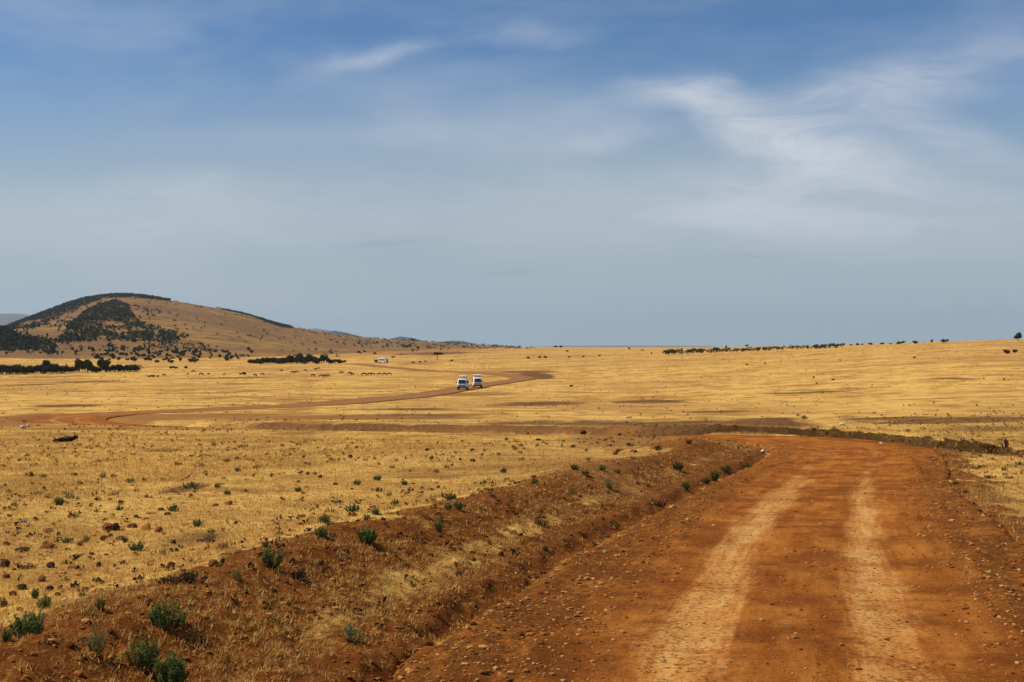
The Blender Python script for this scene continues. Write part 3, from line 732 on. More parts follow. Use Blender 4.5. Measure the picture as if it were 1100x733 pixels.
def shrub(kind, px, py, wpx, hpx, label, group=None, name=None):
    global NS
    c = ground_at(px, py)
    if c is None: print('no ground shrub', px, py); return
    ml, ms = SHR[kind][NS % 4]; NS += 1
    z = float(H(c[0], c[1], True)[0])
    e = empty(name or ('green_shrub' if kind == 'green' else {'pale': 'pale_shrub', 'dark': 'dark_shrub', 'twig': 'dead_shrub'}[kind]), (c[0], c[1], z - .01), random.uniform(0, 6.28))
    w = wpx * c[1] / F * 1.12; h = hpx * c[1] / F * (1.05 if kind != 'dark' else 1.5)
    e.scale = (w, w, h)
    if ml: link_mesh('foliage', ml, None, e)
    link_mesh('branches' if kind == 'twig' else 'stem', ms, None, e)
    tag(e, label, CAT[kind], group)
SH = [
 ('green', 180, 671, 38, 29, 'round green shrub on the bank edge, touching a small dark red stone'),
 ('green', 33, 685, 40, 28, 'dense round green shrub on the crest of the bank at far left'),
 ('green', 9, 693, 13, 17, 'thin green sprig beside the dense round shrub at far left'),
 ('pale', 105, 707, 27, 27, 'yellowish green shrub on the bare bank above the bottom left corner'),
 ('green', 154, 719, 34, 36, 'tall green shrub, left one of the touching pair at the bottom of the bank'),
 ('green', 182, 736, 40, 38, 'tall green shrub, right one of the touching pair cut by the bottom edge'),
 ('green', 39, 643, 9, 14, 'narrow green shrub on the plain behind the dense round shrub'),
 ('green', 49, 654, 18, 15, 'low bushy green shrub just right of a narrow one on the left plain'),
 ('dark', 2, 652, 14, 14, 'dark shrub cut by the left edge of the view'),
 ('green', 108, 658, 11, 13, 'small leafy shrub at the edge of the soil between the two large round shrubs'),
 ('pale', 97, 661, 10, 8, 'tiny pale sprig beside a small leafy shrub at the soil edge'),
 ('dark', 182, 628, 26, 12, 'left part of the long blackish shrub clump on the straw, lower of the two'),
 ('dark', 207, 627, 34, 18, 'tallest blackish shrub of the dark clump behind the round bank shrub'),
 ('pale', 380, 689, 30, 15, 'low pale green plant halfway down the bank in straw'),
 ('pale', 255, 623, 14, 15, 'pale green tuft at the crest between the dark clump and the middle bank'),
 ('green', 292, 609, 26, 21, 'round green shrub on the crest, left of a darker one'),
 ('dark', 321, 619, 27, 15, 'dark compact shrub on the crest with green tips, right of a rounder green one'),
 ('green', 393, 583, 26, 18, 'green shrub leaning right on the crest where the bank bulges'),
 ('green', 345, 579, 17, 12, 'spreading green shrub on straw left of the leaning crest shrub'),
 ('green', 349, 562, 16, 10, 'flat green shrub on straw above the spreading one'),
 ('green', 378, 550, 17, 10, 'darkest green shrub of the middle plain group'),
 ('green', 472, 572, 9, 15, 'narrow upright green shrub on the bank slope'),
 ('green', 492, 551, 12, 10, 'green shrub on the bank top, right one of two side by side'),
 ('green', 482, 549, 9, 8, 'green shrub on the bank top, left one of two side by side'),
 ('green', 484, 537, 13, 8, 'green shrub on the plain just above two on the bank top'),
 ('green', 767.5, 516, 11, 12, 'dark green shrub at the left road edge, tallest of the roadside ones'),
 ('green', 758, 520, 11, 7, 'low bright green shrub at the left foot of the tallest roadside shrub'),
 ('green', 779.5, 506, 14, 8, 'wide green shrub in the roadside straw above the tallest one'),
 ('green', 804, 503.5, 10, 7, 'green shrub nearest the bend on the left road edge'),
 ('green', 737, 525, 11, 10, 'green shrub in the straw hollow below the bare mound'),
 ('green', 729, 506, 13, 11, 'olive shrub at the left foot of the bare brown mound'),
 ('pale', 655, 526, 14, 13, 'twin-stemmed pale green shrub on brown soil left of the mound'),
 ('dark', 707, 484, 9, 8, 'dark shrub on the straw just left of the mound top'),
 ('dark', 740, 477.5, 7, 6, 'dark shrub on the very top of the bare mound'),
 ('green', 617, 505, 10, 7, 'darkest small green shrub on the plain near the middle, left of the mound'),
 ('dark', 581, 566, 17, 10, 'greyish low shrub on the bank slope left of the ditch'),
 ('green', 585, 590, 7, 7, 'tiny green sprig low on the bank near the ditch'),
 ('dark', 709, 545, 14, 9, 'reddish brown dead clump at the ditch edge left of the road'),
 ('twig', 226, 583, 17, 16, 'grey-green twiggy shrub on the left plain, taller of the twiggy pair'),
 ('twig', 241, 592, 20, 13, 'brown twiggy shrub on the left plain, wider of the twiggy pair'),
 ('twig', 175, 596, 9, 12, 'small dry twig bush left of the twiggy pair'),
 ('twig', 214, 502, 18, 6, 'flat spread of dead branches on the middle of the left plain'),
 ('twig', 206, 525, 28, 9, 'wide dead scrub spread around a green sprig on the left plain'),
 ('twig', 144, 482, 3, 8, 'single thin dry stalk standing on the straw at left'),
 ('dark', 1079.5, 482, 8, 14, 'spiky dark plant standing alone by the gully at the right'),
 ('twig', 1010, 479, 5, 10, 'thin dry stalk above the dark gully bank'),
 ('twig', 1034, 476, 6, 7, 'small dry twigs on the straw right of the gully bank'),
 ('dark', 864, 450, 8, 4, 'small dark shrub on the straw beyond the bend'),
 ('green', 146, 591, 18, 10, 'wide green shrub on the left plain below a line of red stones'),
 ('green', 63, 543, 13, 10, 'dark green shrub on the left plain with a paler one touching it'),
 ('pale', 75, 536, 11, 9, 'pale shrub touching the darker one on the left plain'),
 ('green', 186, 549, 13, 9, 'green shrub with split tips in the middle of the left plain'),
 ('green', 212, 566, 11, 10, 'bright green shrub right of the split-tipped one on the left plain'),
 ('dark', 30, 611, 20, 8, 'low dark slanting shrub on the left plain among red stones'),
 ('twig', 81, 556, 13, 8, 'thin green-brown stalks spreading on the left plain')]
for a in SH: shrub(*a)
SMALL = [(32, 512, 10, 6), (47, 513, 9, 4), (80, 511, 8, 4), (111, 514, 10, 7), (122, 513, 8, 4), (140, 519, 10, 6), (86, 520, 7, 4), (17, 544, 7, 7), (129, 548, 10, 6), (63, 576, 5, 6), (72, 583, 10, 7), (93, 582, 11, 9),
 (70, 606, 7, 6), (244, 497, 7, 5), (255, 507, 8, 5), (221, 509, 7, 5), (240, 515, 5, 3), (234, 524, 7, 6), (244, 532, 9, 6), (264, 529, 7, 5), (206, 524, 7, 7), (394, 559, 9, 8), (403, 554.5, 10, 8), (355, 551, 13, 6),
 (355, 567, 9, 7), (384, 521, 10, 6), (406, 516, 11, 6), (418, 533, 9, 6), (407, 528, 9, 5), (424, 543, 9, 8), (434, 521, 8, 6), (469, 508, 9, 5), (541, 508, 9, 6), (320, 528, 9, 6), (616, 481, 7, 4), (630, 485, 6, 4),
 (647, 505, 9, 7), (663, 509, 7, 6), (664, 486, 6, 4), (706, 500, 7, 6), (629, 511, 9, 6), (574, 520, 8, 6), (632, 495, 6, 4), (615, 530, 10, 9), (40, 532, 7, 5), (10, 530, 7, 5), (50, 585, 7, 5), (160, 552, 6, 4), (325, 556, 7, 5),
 (300, 575, 9, 7), (285, 590, 8, 7), (560, 480, 6, 4), (508, 496, 7, 4), (90, 640, 8, 7), (134, 583, 7, 7), (21, 600, 7, 5), (520, 520, 8, 5), (190, 500, 6, 4), (30, 490, 6, 3)]
for i, (px, py, w, h) in enumerate(SMALL):
    shrub('pale' if i % 4 == 3 else 'green', px, py, w, h, 'one of the small green sprigs dotted over the straw plain left of the road', 'small green sprigs on the straw plain')
g = np.random.default_rng(77)
for i in range(60):
    px = g.uniform(5, 690); py = g.uniform(478, 600) if px < 330 else g.uniform(478, 540)
    if i % 3 == 0: px, py = g.uniform(960, 1095), g.uniform(490, 570); px = max(px, 990 + (py - 480) * .9)
    if px > 1098: continue
    right = px > 900
    shrub('twig' if not right else 'dark', px, py, g.uniform(5, 11), g.uniform(3, 6),
          'one of the small dark grass tussocks in the straw right of the road' if right else 'one of the small dry brown tufts lying on the left plain',
          'dark tussocks right of the road' if right else 'small dry tufts on the left plain', 'dark_tussock' if right else 'dry_tuft')

# ---------------------------------------------------------------- stones
def rock_mesh(seed, sub=2):
    bm = bmesh.new(); bmesh.ops.create_icosphere(bm, subdivisions=sub, radius=.5)
    g = np.random.default_rng(seed); offs = [(g.normal(size=3), g.uniform(.2, .42)) for _ in range(7)]
    for v in bm.verts:
        c = np.array(v.co)
        for d, h in offs:
            d = d / np.linalg.norm(d); q = c @ d
            if q > h: c = c - d * (q - h) * .85
        c = c * (1 + .12 * (g.random() - .5)); v.co = c
    me = bpy.data.meshes.new('stone'); bm.to_mesh(me); bm.free()
    return me
ROCKS = {k: [] for k in ('redrock', 'darkrock', 'orangerock', 'palerock')}
for k in ROCKS:
    for j in range(4):
        me_ = rock_mesh(400 + j); me_.materials.append(M[k]); ROCKS[k].append(me_)
NR = 0
def stone(px, py, w, h, kind, label, group=None):
    global NR
    c = ground_at(px, py)
    if c is None: return
    z = float(H(c[0], c[1], True)[0]); NR += 1
    o = link_mesh('stone', ROCKS[kind][NR % 4]); s = c[1] / F
    o.scale = (w * s * 1.15, w * s * random.uniform(.8, 1.2), h * s * 1.5); o.location = (c[0], c[1], z + h * s * .38); o.rotation_euler = (random.uniform(-.2, .2), random.uniform(-.2, .2), random.uniform(0, 6.28) if w < 9 else random.uniform(-.4, .4))
    tag(o, label, 'stone', group)
for px, py, w, h, k, lb in [
 (125, 570, 8, 9, 'darkrock', 'upright dark stone in the line of red stones on the left plain'),
 (157, 569, 11, 7, 'orangerock', 'orange stone in the line of red stones on the left plain'),
 (101, 636, 9, 5, 'orangerock', 'bright orange flat stone on the straw near the bank at left'),
 (228, 610, 12, 8, 'redrock', 'large rounded red stone right of the blackish shrub clump'),
 (51, 589, 16, 5, 'redrock', 'long flat red slab lying on the left plain'),
 (160, 650, 7, 8, 'redrock', 'small dark red stone touching the left side of the round bank shrub'),
 (27, 562, 5, 5, 'palerock', 'small white stone alone on the straw at far left'),
 (69, 646, 9, 4, 'palerock', 'flat white stone beside the low bushy shrub at left'),
 (24, 460.5, 5, 4, 'palerock', 'white stone by the far dirt track, left one of two'),
 (30, 459, 5, 3.4, 'palerock', 'white stone by the far dirt track, right one of two'),
 (675, 449.5, 7, 3, 'palerock', 'white stone lying on the straw beyond the near field, left of the brown hollow'),
 (904, 457, 8, 3, 'palerock', 'white stone on the straw above the gully'),
 (946, 477.5, 4, 3, 'palerock', 'pale stone on the outer edge of the road bend'),
 (819, 487, 5, 4, 'palerock', 'pale stone on the inner edge of the road bend'),
 (585, 645, 8, 7, 'orangerock', 'orange stone on the rutted left shoulder of the road'),
 (574, 719, 6, 6, 'palerock', 'pale yellow stone low on the left shoulder of the road'),
 (676, 731, 7, 5, 'orangerock', 'orange stone on the road at the bottom edge of the view'),
 (919, 726, 9, 5, 'palerock', 'pale stone with dark side at the end of the red smear on the road'),
 (981, 719, 7, 6, 'palerock', 'whitish stone on the right wheel track near the bottom'),
 (472, 701, 11, 7, 'orangerock', 'rounded brown-orange stone at the ditch at the foot of the bank'),
 (909, 653, 5, 3, 'darkrock', 'dark stone between the wheel tracks, right one of a pair'),
 (903, 650, 4, 2.5, 'darkrock', 'dark stone between the wheel tracks, left one of a pair'),
 (941, 668, 4, 3, 'darkrock', 'small dark stone on the right wheel track'),
 (907, 619, 4, 3, 'palerock', 'pale pebble between the wheel tracks in mid road'),
 (745, 646, 5, 3, 'palerock', 'whitish pebble on the left wheel track'),
 (697, 701, 6, 4, 'palerock', 'pale stone left of the left wheel track near the bottom')]:
    stone(px, py, w, h, k, lb)
for px, py, w, h in [(117, 569, 12, 8), (170, 572, 11, 6), (142, 567, 10, 5), (112, 581, 9, 5), (130, 581, 12, 5), (87, 587, 8, 5), (7, 586, 7, 5), (25, 592, 16, 4), (53, 571, 12, 4), (106, 609, 8, 5), (184, 609, 8, 6), (55, 610, 9, 6),
   (46, 625, 9, 7), (5, 609, 12, 8), (24, 634, 9, 6), (54, 635, 10, 6), (10, 555, 7, 3), (231, 544, 9, 3), (246, 542, 8, 4), (173, 548, 7, 3), (147, 556, 6, 3), (239, 608, 6, 5), (14, 640, 8, 5), (62, 640, 7, 4), (76, 611, 8, 3),
   (130, 540, 7, 3), (205, 533, 5, 3), (180, 553, 8, 3), (8, 620, 9, 5), (30, 578, 6, 3)]:
    stone(px, py, w, h, 'redrock' if random.random() < .6 else 'darkrock', 'one of the dull red-brown stones strewn over the straw at the left', 'red-brown stones on the left plain')
for i in range(50):
    px = g.uniform(280, 700); py = g.uniform(474, 545) - (px - 280) * .03
    stone(px, py, g.uniform(3, 7), g.uniform(2, 3.5), 'redrock' if i % 3 else 'darkrock', 'one of the small red clods lying in the straw of the middle plain', 'red clods on the middle plain')
for i in range(46):
    py = 490 + 235 * g.random() ** 1.2; s_ = (py - 372); cxp = 905 - (py - 480) * .22; px = cxp + g.normal() * s_ * .42
    if not (430 < px < 1098): continue
    stone(px, py, g.uniform(1.6, 3.2), g.uniform(1.2, 2.2), 'palerock' if i % 3 else 'orangerock', 'one of the many loose pale pebbles on the red road', 'loose pale pebbles on the road')

# gravel: nobody could count it
ico = bmesh.new(); bmesh.ops.create_icosphere(ico, subdivisions=1, radius=.5); ico.verts.ensure_lookup_table()
IV = np.array([v.co[:] for v in ico.verts]); IF = np.array([[v.index for v in f.verts] for f in ico.faces]); ico.free()
# --- use the 12-vertex one
ico = bmesh.new(); bmesh.ops.create_icosphere(ico, subdivisions=1, radius=.5); ico.free()
def pebbles(x, y, z, sz, seed, name, label, mat):
    g = np.random.default_rng(seed); n = len(x); nv = len(IV)
    base_v = IV[None] * (1 + .35 * (g.random((n, nv, 1)) - .5))
    sc = sz[:, None] * np.stack([g.uniform(.8, 1.5, n), g.uniform(.7, 1.2, n), g.uniform(.4, .75, n)], 1)
    v = base_v * sc[:, None, :]
    a = g.uniform(0, 6.28, n); ca, sa = np.cos(a)[:, None], np.sin(a)[:, None]
    vx = v[..., 0] * ca - v[..., 1] * sa; vy = v[..., 0] * sa + v[..., 1] * ca
    P = np.stack([vx + x[:, None], vy + y[:, None], v[..., 2] + (z + sz * .12)[:, None]], -1).reshape(-1, 3)
    Fc = (IF[None] + (np.arange(n) * nv)[:, None, None]).reshape(-1, 3)
    me = np_mesh(name, P, Fc, False); set_attr(me, 'rnd', np.repeat(g.random(n), nv)); set_attr(me, 'rnd2', np.repeat(g.random(n), nv) ** 1.3)
    return tag(link_mesh(name, me, mat), label, 'gravel', kind='stuff')
def scatter(n, umin, umax, ymin, ymax, pw, seed):
    g = np.random.default_rng(seed)
    u = g.uniform(umin, umax, n)
    q = g.random(n); e = 1 - pw            # density along Y ~ Y^-pw (per area), area element ~ Y
    k = 2 - pw
    y = (ymin ** k + q * (ymax ** k - ymin ** k)) ** (1 / k) if abs(k) > 1e-3 else ymin * (ymax / ymin) ** q
    return u * y, y
X, Y = scatter(80000, -.3, .6, 6, 45, 1.8, 501); Z, mm = H_all(X, Y, True)
a = np.abs(mm['t']); keep = (mm['inside'] > .6) & (rng.random(len(X)) < np.where(np.abs(a - .78) < .45, .14, .35 + .75 * ss(1.1, 1.9, a)))
X, Y, Z = X[keep], Y[keep], Z[keep] + .03 * (1 + np.clip(Y[keep], 0, 600) / 80)
pebbles(X, Y, Z, rng.gamma(1.3, .0068, len(X)).clip(.004, .045) * (1 + Y / 60) * (1 + .35 * ss(1.2, 1.8, np.abs(mm['t'][keep]))), 503, 'gravel', 'fine gravel and clods scattered over the dirt road', M['grit'])
X, Y = scatter(60000, -.62, .62, 6, 55, 1.7, 505); Z, mm = H_all(X, Y, True)
keep = (mm['inside'] < .2) & (rng.random(len(X)) < np.where(mm['bank'] > .4, .6, .10)); X, Y, Z = X[keep], Y[keep], Z[keep]
M['clod'] = tint_material('soil_clods', (.08, .026, .007), (.26, .09, .016), (.44, .20, .05))
pebbles(X, Y, Z, (rng.gamma(1.7, .009, len(X)).clip(.006, .07)) * (1 + Y / 50), 507, 'gravel', 'crumbled red soil clods over the bank and between the straw', M['clod'])

# ---------------------------------------------------------------- dry grass
def tufts(X, Y, Z, nb, hgt, wid, spread, seed, flat=.0):
    g = np.random.default_rng(seed); n = len(X); N = n * nb
    x = np.repeat(X, nb) + g.normal(size=N) * np.repeat(spread, nb) ; y = np.repeat(Y, nb) + g.normal(size=N) * np.repeat(spread, nb); z = np.repeat(Z, nb)
    az = g.uniform(0, 6.283, N); lean = g.uniform(.35, 1.5, N) + flat; h = np.repeat(hgt, nb) * g.uniform(.5, 1.2, N); w = np.repeat(wid, nb) * g.uniform(.7, 1.3, N)
    dx_, dy_ = np.cos(az), np.sin(az); L_ = h
    tip = np.stack([x + dx_ * L_ * np.sin(lean), y + dy_ * L_ * np.sin(lean), z + L_ * np.cos(lean).clip(.05, 1)], 1)
    wa = g.uniform(0, 6.283, N); px_, py_ = np.cos(wa) * w, np.sin(wa) * w
    b1 = np.stack([x + px_, y + py_, z - .01], 1); b2 = np.stack([x - px_, y - py_, z - .01], 1)
    Vv = np.stack([b1, b2, tip], 1).reshape(-1, 3)
    me = np_mesh('dry_grass', Vv, np.arange(3 * N).reshape(N, 3), False)
    t_ = np.repeat(g.random(n), nb) * .5 + g.random(N) * .5
    set_attr(me, 'rnd', np.repeat(t_, 3)); set_attr(me, 'rnd2', np.repeat(np.repeat(g.random(n), nb) * .8, 3))
    return me
X, Y = scatter(190000, -.62, .62, 6, 75, 1.75, 601); Z, mm = H_all(X, Y, True)
cov = fbm(X, Y, 1.1, 4, 603) + .5 * fbm(X, Y, 6, 3, 605)
pk = np.where(mm['bank'] > .3, np.clip(.27 + 1.5 * cov + .45 * np.exp(-((-mm['t'] - 3.55) / .4) ** 2), .10, .95), np.clip(.75 + 1.3 * cov, .2, 1))
pk = np.where((mm['bank'] > .3) & (mm['t'] > -3.2) & (mm['t'] < 0), pk * .4, pk)
keep = (mm['inside'] < .15) & (rng.random(len(X)) < pk); X, Y, Z = X[keep], Y[keep], Z[keep]
hg = rng.uniform(.025, .065, len(X)) * (1 + .9 * (mm['t'][keep] > 2) * (Y < 60))
me = tufts(X, Y, Z, 6, hg, .0030 + Y * .00016, .02 + Y * .0006, 607)
tag(link_mesh('dry_grass', me, M['straw']), 'short dry yellow grass covering the plain and the road bank', 'grass', kind='stuff')
# sparse brown scrub far out
X, Y = scatter(8000, -.6, .6, 75, 800, 1.1, 611); Z = H(X, Y); mm = H_all(X, Y, False)[1]
keep = (mm['inside'] < .2) & (fbm(X, Y, 40, 3, 613) > -.08) & (rng.random(len(X)) < .62); X, Y, Z = X[keep], Y[keep], Z[keep]
w4 = link_mesh('low_scrub', crowns(X, Y, Z - .02, rng.uniform(.04, .13, len(X)) * (1 + Y / 220), 9, 16, .2), M['scrub']); tag(w4, 'sparse brown tussocks speckling the far yellow plain', 'scrub', kind='stuff')
X, Y = scatter(11000, -.6, .6, 9, 80, 1.5, 615); Z, mm = H_all(X, Y, False)
keep = (mm['inside'] < .2) & (fbm(X, Y, 9, 3, 617) > -.05) & (rng.random(len(X)) < .5); X, Y, Z = X[keep], Y[keep], Z[keep]
w5 = link_mesh('low_scrub', crowns(X, Y, Z - .01, rng.uniform(.02, .07, len(X)) * (1 + Y / 60), 10, 12), M['scrub']); tag(w5, 'sparse brown tussocks in the straw of the middle plain', 'scrub', kind='stuff')
X, Y = rng.uniform(5, 24, 15000), rng.uniform(29, 60, 15000); Z, mm = H_all(X, Y, True)
keep = (mm['gul'] > .3) & (Y < 60) & (rng.random(len(X)) < np.clip(.18 + 1.8 * fbm(X, Y, 1.3, 3, 641), .0, 1)); X, Y, Z = X[keep], Y[keep], Z[keep]
M['bank'] = tint_material('dark_bank_scrub', (.03, .014, .007), (.11, .045, .016))
w6 = link_mesh('bank_scrub', crowns(X, Y, Z - .02, rng.uniform(.04, .17, len(X)), 12, 14, .2), M['bank']); tag(w6, 'dark withered scrub clinging to the gully bank beyond the bend', 'scrub', kind='stuff')
# darker rough tussocks right of the road
X, Y = scatter(16000, .15, .62, 8, 48, 1.4, 631); Z, mm = H_all(X, Y, True)
keep = (mm['inside'] < .1) & (mm['t'] > 2.6) & (rng.random(len(X)) < np.clip(.15 + 2.2 * fbm(X, Y, 1.6, 3, 633), 0, .9)); X, Y, Z = X[keep], Y[keep], Z[keep]
M['rough'] = tint_material('rough_tussock_grass', (.05, .032, .012), (.34, .19, .05), (.62, .40, .12), trans=.3)
me = tufts(X, Y, Z, 9, rng.uniform(.05, .13, len(X)), .004 + Y * .0002, np.full(len(X), .04), 635)
tag(link_mesh('rough_grass', me, M['rough']), 'rough brown and yellow tussock grass on the right verge of the road', 'grass', kind='stuff')
# coarse grass on the gully bank
X, Y = rng.uniform(6, 26, 16000), rng.uniform(28, 60, 16000); Z, mm = H_all(X, Y, True)
keep = (mm['gul'] > .12) & (mm['gul'] < .9) & (rng.random(len(X)) < np.clip(.10 + 1.4 * fbm(X, Y, 1.5, 3, 620), .0, .7)); X, Y, Z = X[keep], Y[keep], Z[keep]
me = tufts(X, Y, Z, 6, rng.uniform(.06, .18, len(X)), np.full(len(X), .011), np.full(len(X), .05), 619)
M['coarse'] = tint_material('coarse_gully_grass', (.035, .018, .008), (.20, .10, .028), (.55, .34, .09), trans=.3)
tag(link_mesh('gully_grass', me, M['coarse']), 'coarse dark grass overgrowing the gully bank by the bend', 'grass', kind='stuff')

# fallen log
c = ground_at(70, 475.5)
e = empty('fallen_log', (c[0], c[1], c[2]), .1)
s_ = c[1] / F
v, f = join([tube((-13 * s_, 0, .04), (-4 * s_, .05, .10), .045, .09, 9), tube((-4 * s_, .05, .10), (6 * s_, .0, .12), .09, .085, 9), tube((6 * s_, 0, .12), (13 * s_, .08, .20), .085, .05, 9)])
o = link_mesh('trunk', np_mesh('trunk', v, f), M['log'], e)
v, f = join([tube((8 * s_, 0, .15), (12 * s_, -.1, .30), .04, .02), tube((1 * s_, 0, .12), (3 * s_, .15, .24), .035, .015), tube((-6 * s_, 0, .08), (-9 * s_, -.2, .14), .03, .01)])
link_mesh('branches', np_mesh('branches', v, f), M['log'], e)
tag(e, 'blackened log lying flat on the straw at left below the far track', 'log')

# ---------------------------------------------------------------- safari vans
def bm_obj(name, bm, mat, parent, smooth=False):
    me_ = bpy.data.meshes.new(name); bm.to_mesh(me_); bm.free()
    if smooth: me_.polygons.foreach_set('use_smooth', [True] * len(me_.polygons))
    return link_mesh(name, me_, mat, parent)
def boxm(bm, cx_, cy_, cz_, sx, sy, sz, bev=0., rx=0):
    r = bmesh.ops.create_cube(bm, size=1.0); vs = r['verts']
    bmesh.ops.scale(bm, vec=(sx, sy, sz), verts=vs)
    if bev:
        es = list({e_ for v_ in vs for e_ in v_.link_edges})
        rb = bmesh.ops.bevel(bm, geom=es, offset=bev, segments=3, affect='EDGES', profile=.6); vs = [v_ for v_ in rb['verts']] + [v_ for v_ in vs if v_.is_valid]
        vs = list(set(vs))
    if rx: bmesh.ops.rotate(bm, cent=(0, 0, 0), matrix=Matrix.Rotation(rx, 3, 'X'), verts=vs)
    bmesh.ops.translate(bm, vec=(cx_, cy_, cz_), verts=vs)
def make_van():
    """front faces -Y; length 4.7, width 1.8"""
    root = empty('safari_van')
    # body: side profile swept across the width with tumblehome
    prof = [(-2.30, .42), (-2.36, .72), (-2.26, 1.06), (-1.62, 1.86), (-1.35, 1.97), (2.15, 1.99), (2.28, 1.85), (2.34, 1.1), (2.33, .45), (1.9, .36), (-1.9, .36)]
    bm = bmesh.new(); rings = []
    for xx in (-.88, -.80, -.4, 0, .4, .80, .88):
        ring = []
        for (yy, zz) in prof:
            tum = 1 - .16 * max(0, (zz - 1.05)) / .95
            inset = 0 if abs(xx) < .85 else .05
            bulge = .10 * (1 - (xx / .88) ** 2) * (1 if yy < 0 else -1) * (1 if abs(yy) > 1.9 else .3)
            z2 = zz - (.06 if abs(xx) > .85 and zz > 1.8 else 0) + (.04 * (1 - (xx / .88) ** 2) if zz > 1.9 else 0)
            ring.append(bm.verts.new((xx * tum, yy * (1 - inset * .35) - bulge, z2)))
        rings.append(ring)
    for a_, b_ in zip(rings[:-1], rings[1:]):
        for i in range(len(prof)):
            j = (i + 1) % len(prof); bm.faces.new((a_[i], a_[j], b_[j], b_[i]))
    bm.faces.new(rings[0][::-1]); bm.faces.new(rings[-1])
    bmesh.ops.recalc_face_normals(bm, faces=bm.faces)
    body = bm_obj('body', bm, M['white'], root, True)
    md = body.modifiers.new('b', 'BEVEL'); md.width = .03; md.segments = 2; md.limit_method = 'ANGLE'
    # windscreen (raked), set proud of the body
    def panel(name, pts, mat, th=.02):
        bm = bmesh.new(); vs = [bm.verts.new(p) for p in pts]; f_ = bm.faces.new(vs)
        n_ = f_.normal if f_.normal.length else Vector((0, 0, 1)); bm.normal_update(); n_ = f_.normal.copy()
        r_ = bmesh.ops.extrude_face_region(bm, geom=[f_]); ev = [q for q in r_['geom'] if isinstance(q, bmesh.types.BMVert)]
        bmesh.ops.translate(bm, vec=n_ * th, verts=ev); bmesh.ops.recalc_face_normals(bm, faces=bm.faces)
        return bm_obj(name, bm, mat, root)
    panel('windscreen', [(-.70, -2.34, 1.15), (.70, -2.34, 1.15), (.60, -1.78, 1.81), (-.60, -1.78, 1.81)], M['glass'], .03)
    panel('rear_window', [(.6, 2.33, 1.2), (-.6, 2.33, 1.2), (-.55, 2.26, 1.75), (.55, 2.26, 1.75)], M['glass'], .03)
    for sx in (-1, 1):
        for y0, y1 in ((-1.55, -.75), (-.65, .55), (.65, 1.95)):
            x0, x1 = sx * .875, sx * .785
            p = [(x0, y0 - (.25 if y0 < -1 else 0), 1.16), (x0, y1, 1.16), (x1, y1, 1.74), (x1, y0 + (.12 if y0 < -1 else 0), 1.74)]
            if sx < 0: p = p[::-1]
            panel('side_window', p, M['glass'], .02)
        bm = bmesh.new(); boxm(bm, sx * .64, -2.44, .86, .34, .08, .2, .03); bm_obj('headlight', bm, M['lamp'], root)
        bm = bmesh.new(); boxm(bm, sx * .79, 2.33, .95, .12, .06, .4, .02); bm_obj('tail_light', bm, plain_red, root)
        bm = bmesh.new(); boxm(bm, sx * 1.0, -1.75, 1.32, .18, .07, .26, .02); boxm(bm, sx * .9, -1.73, 1.22, .12, .03, .03); bm_obj('mirror', bm, M['bumper'], root)
    bm = bmesh.new(); boxm(bm, 0, -2.47, .86, .86, .05, .15, .02); bm_obj('grille', bm, M['bumper'], root)
    bm = bmesh.new(); boxm(bm, 0, -2.42, .52, 1.72, .2, .24, .04); boxm(bm, -.5, -2.55, .72, .05, .05, .4); boxm(bm, .5, -2.55, .72, .05, .05, .4); boxm(bm, 0, -2.55, .9, 1.1, .05, .05); bm_obj('bumper', bm, M['bumper'], root)
    bm = bmesh.new(); boxm(bm, 0, 2.37, .5, 1.7, .14, .2, .03); bm_obj('rear_bumper', bm, M['bumper'], root)
    for sx in (-1, 1):
        for yy in (-1.55, 1.45):
            bm = bmesh.new(); bmesh.ops.create_cone(bm, cap_ends=True, segments=24, radius1=.36, radius2=.36, depth=.24); bmesh.ops.rotate(bm, cent=(0, 0, 0), matrix=Matrix.Rotation(math.pi / 2, 3, 'Y'), verts=bm.verts)
            bmesh.ops.translate(bm, vec=(sx * .76, yy, .36), verts=bm.verts); w_ = bm_obj('wheel', bm, M['rubber'], root)
            bm = bmesh.new(); bmesh.ops.create_cone(bm, cap_ends=True, segments=20, radius1=.2, radius2=.17, depth=.05); bmesh.ops.rotate(bm, cent=(0, 0, 0), matrix=Matrix.Rotation(sx * math.pi / 2, 3, 'Y'), verts=bm.verts)
            bmesh.ops.translate(bm, vec=(sx * .90, yy, .36), verts=bm.verts); bm_obj('rim', bm, M['metal'], w_)
    # lifted pop-up roof on posts over a dark hatch
    bm = bmesh.new(); boxm(bm, 0, .3, 2.47, 1.34, 2.7, .12, .05); bm_obj('pop_up_roof', bm, M['white'], root, True)
    bm = bmesh.new()
    for px_ in (-.55, .55):
        for py_ in (-.85, 1.45): boxm(bm, px_, py_, 2.20, .04, .04, .44)
    bm_obj('roof_posts', bm, M['metal'], root)
    bm = bmesh.new(); boxm(bm, 0, .3, 2.045, 1.2, 2.4, .05, .01); bm_obj('roof_hatch', bm, M['bumper'], root)
    return root
plain_red = plain('red_lens', (.35, .02, .015), .3)
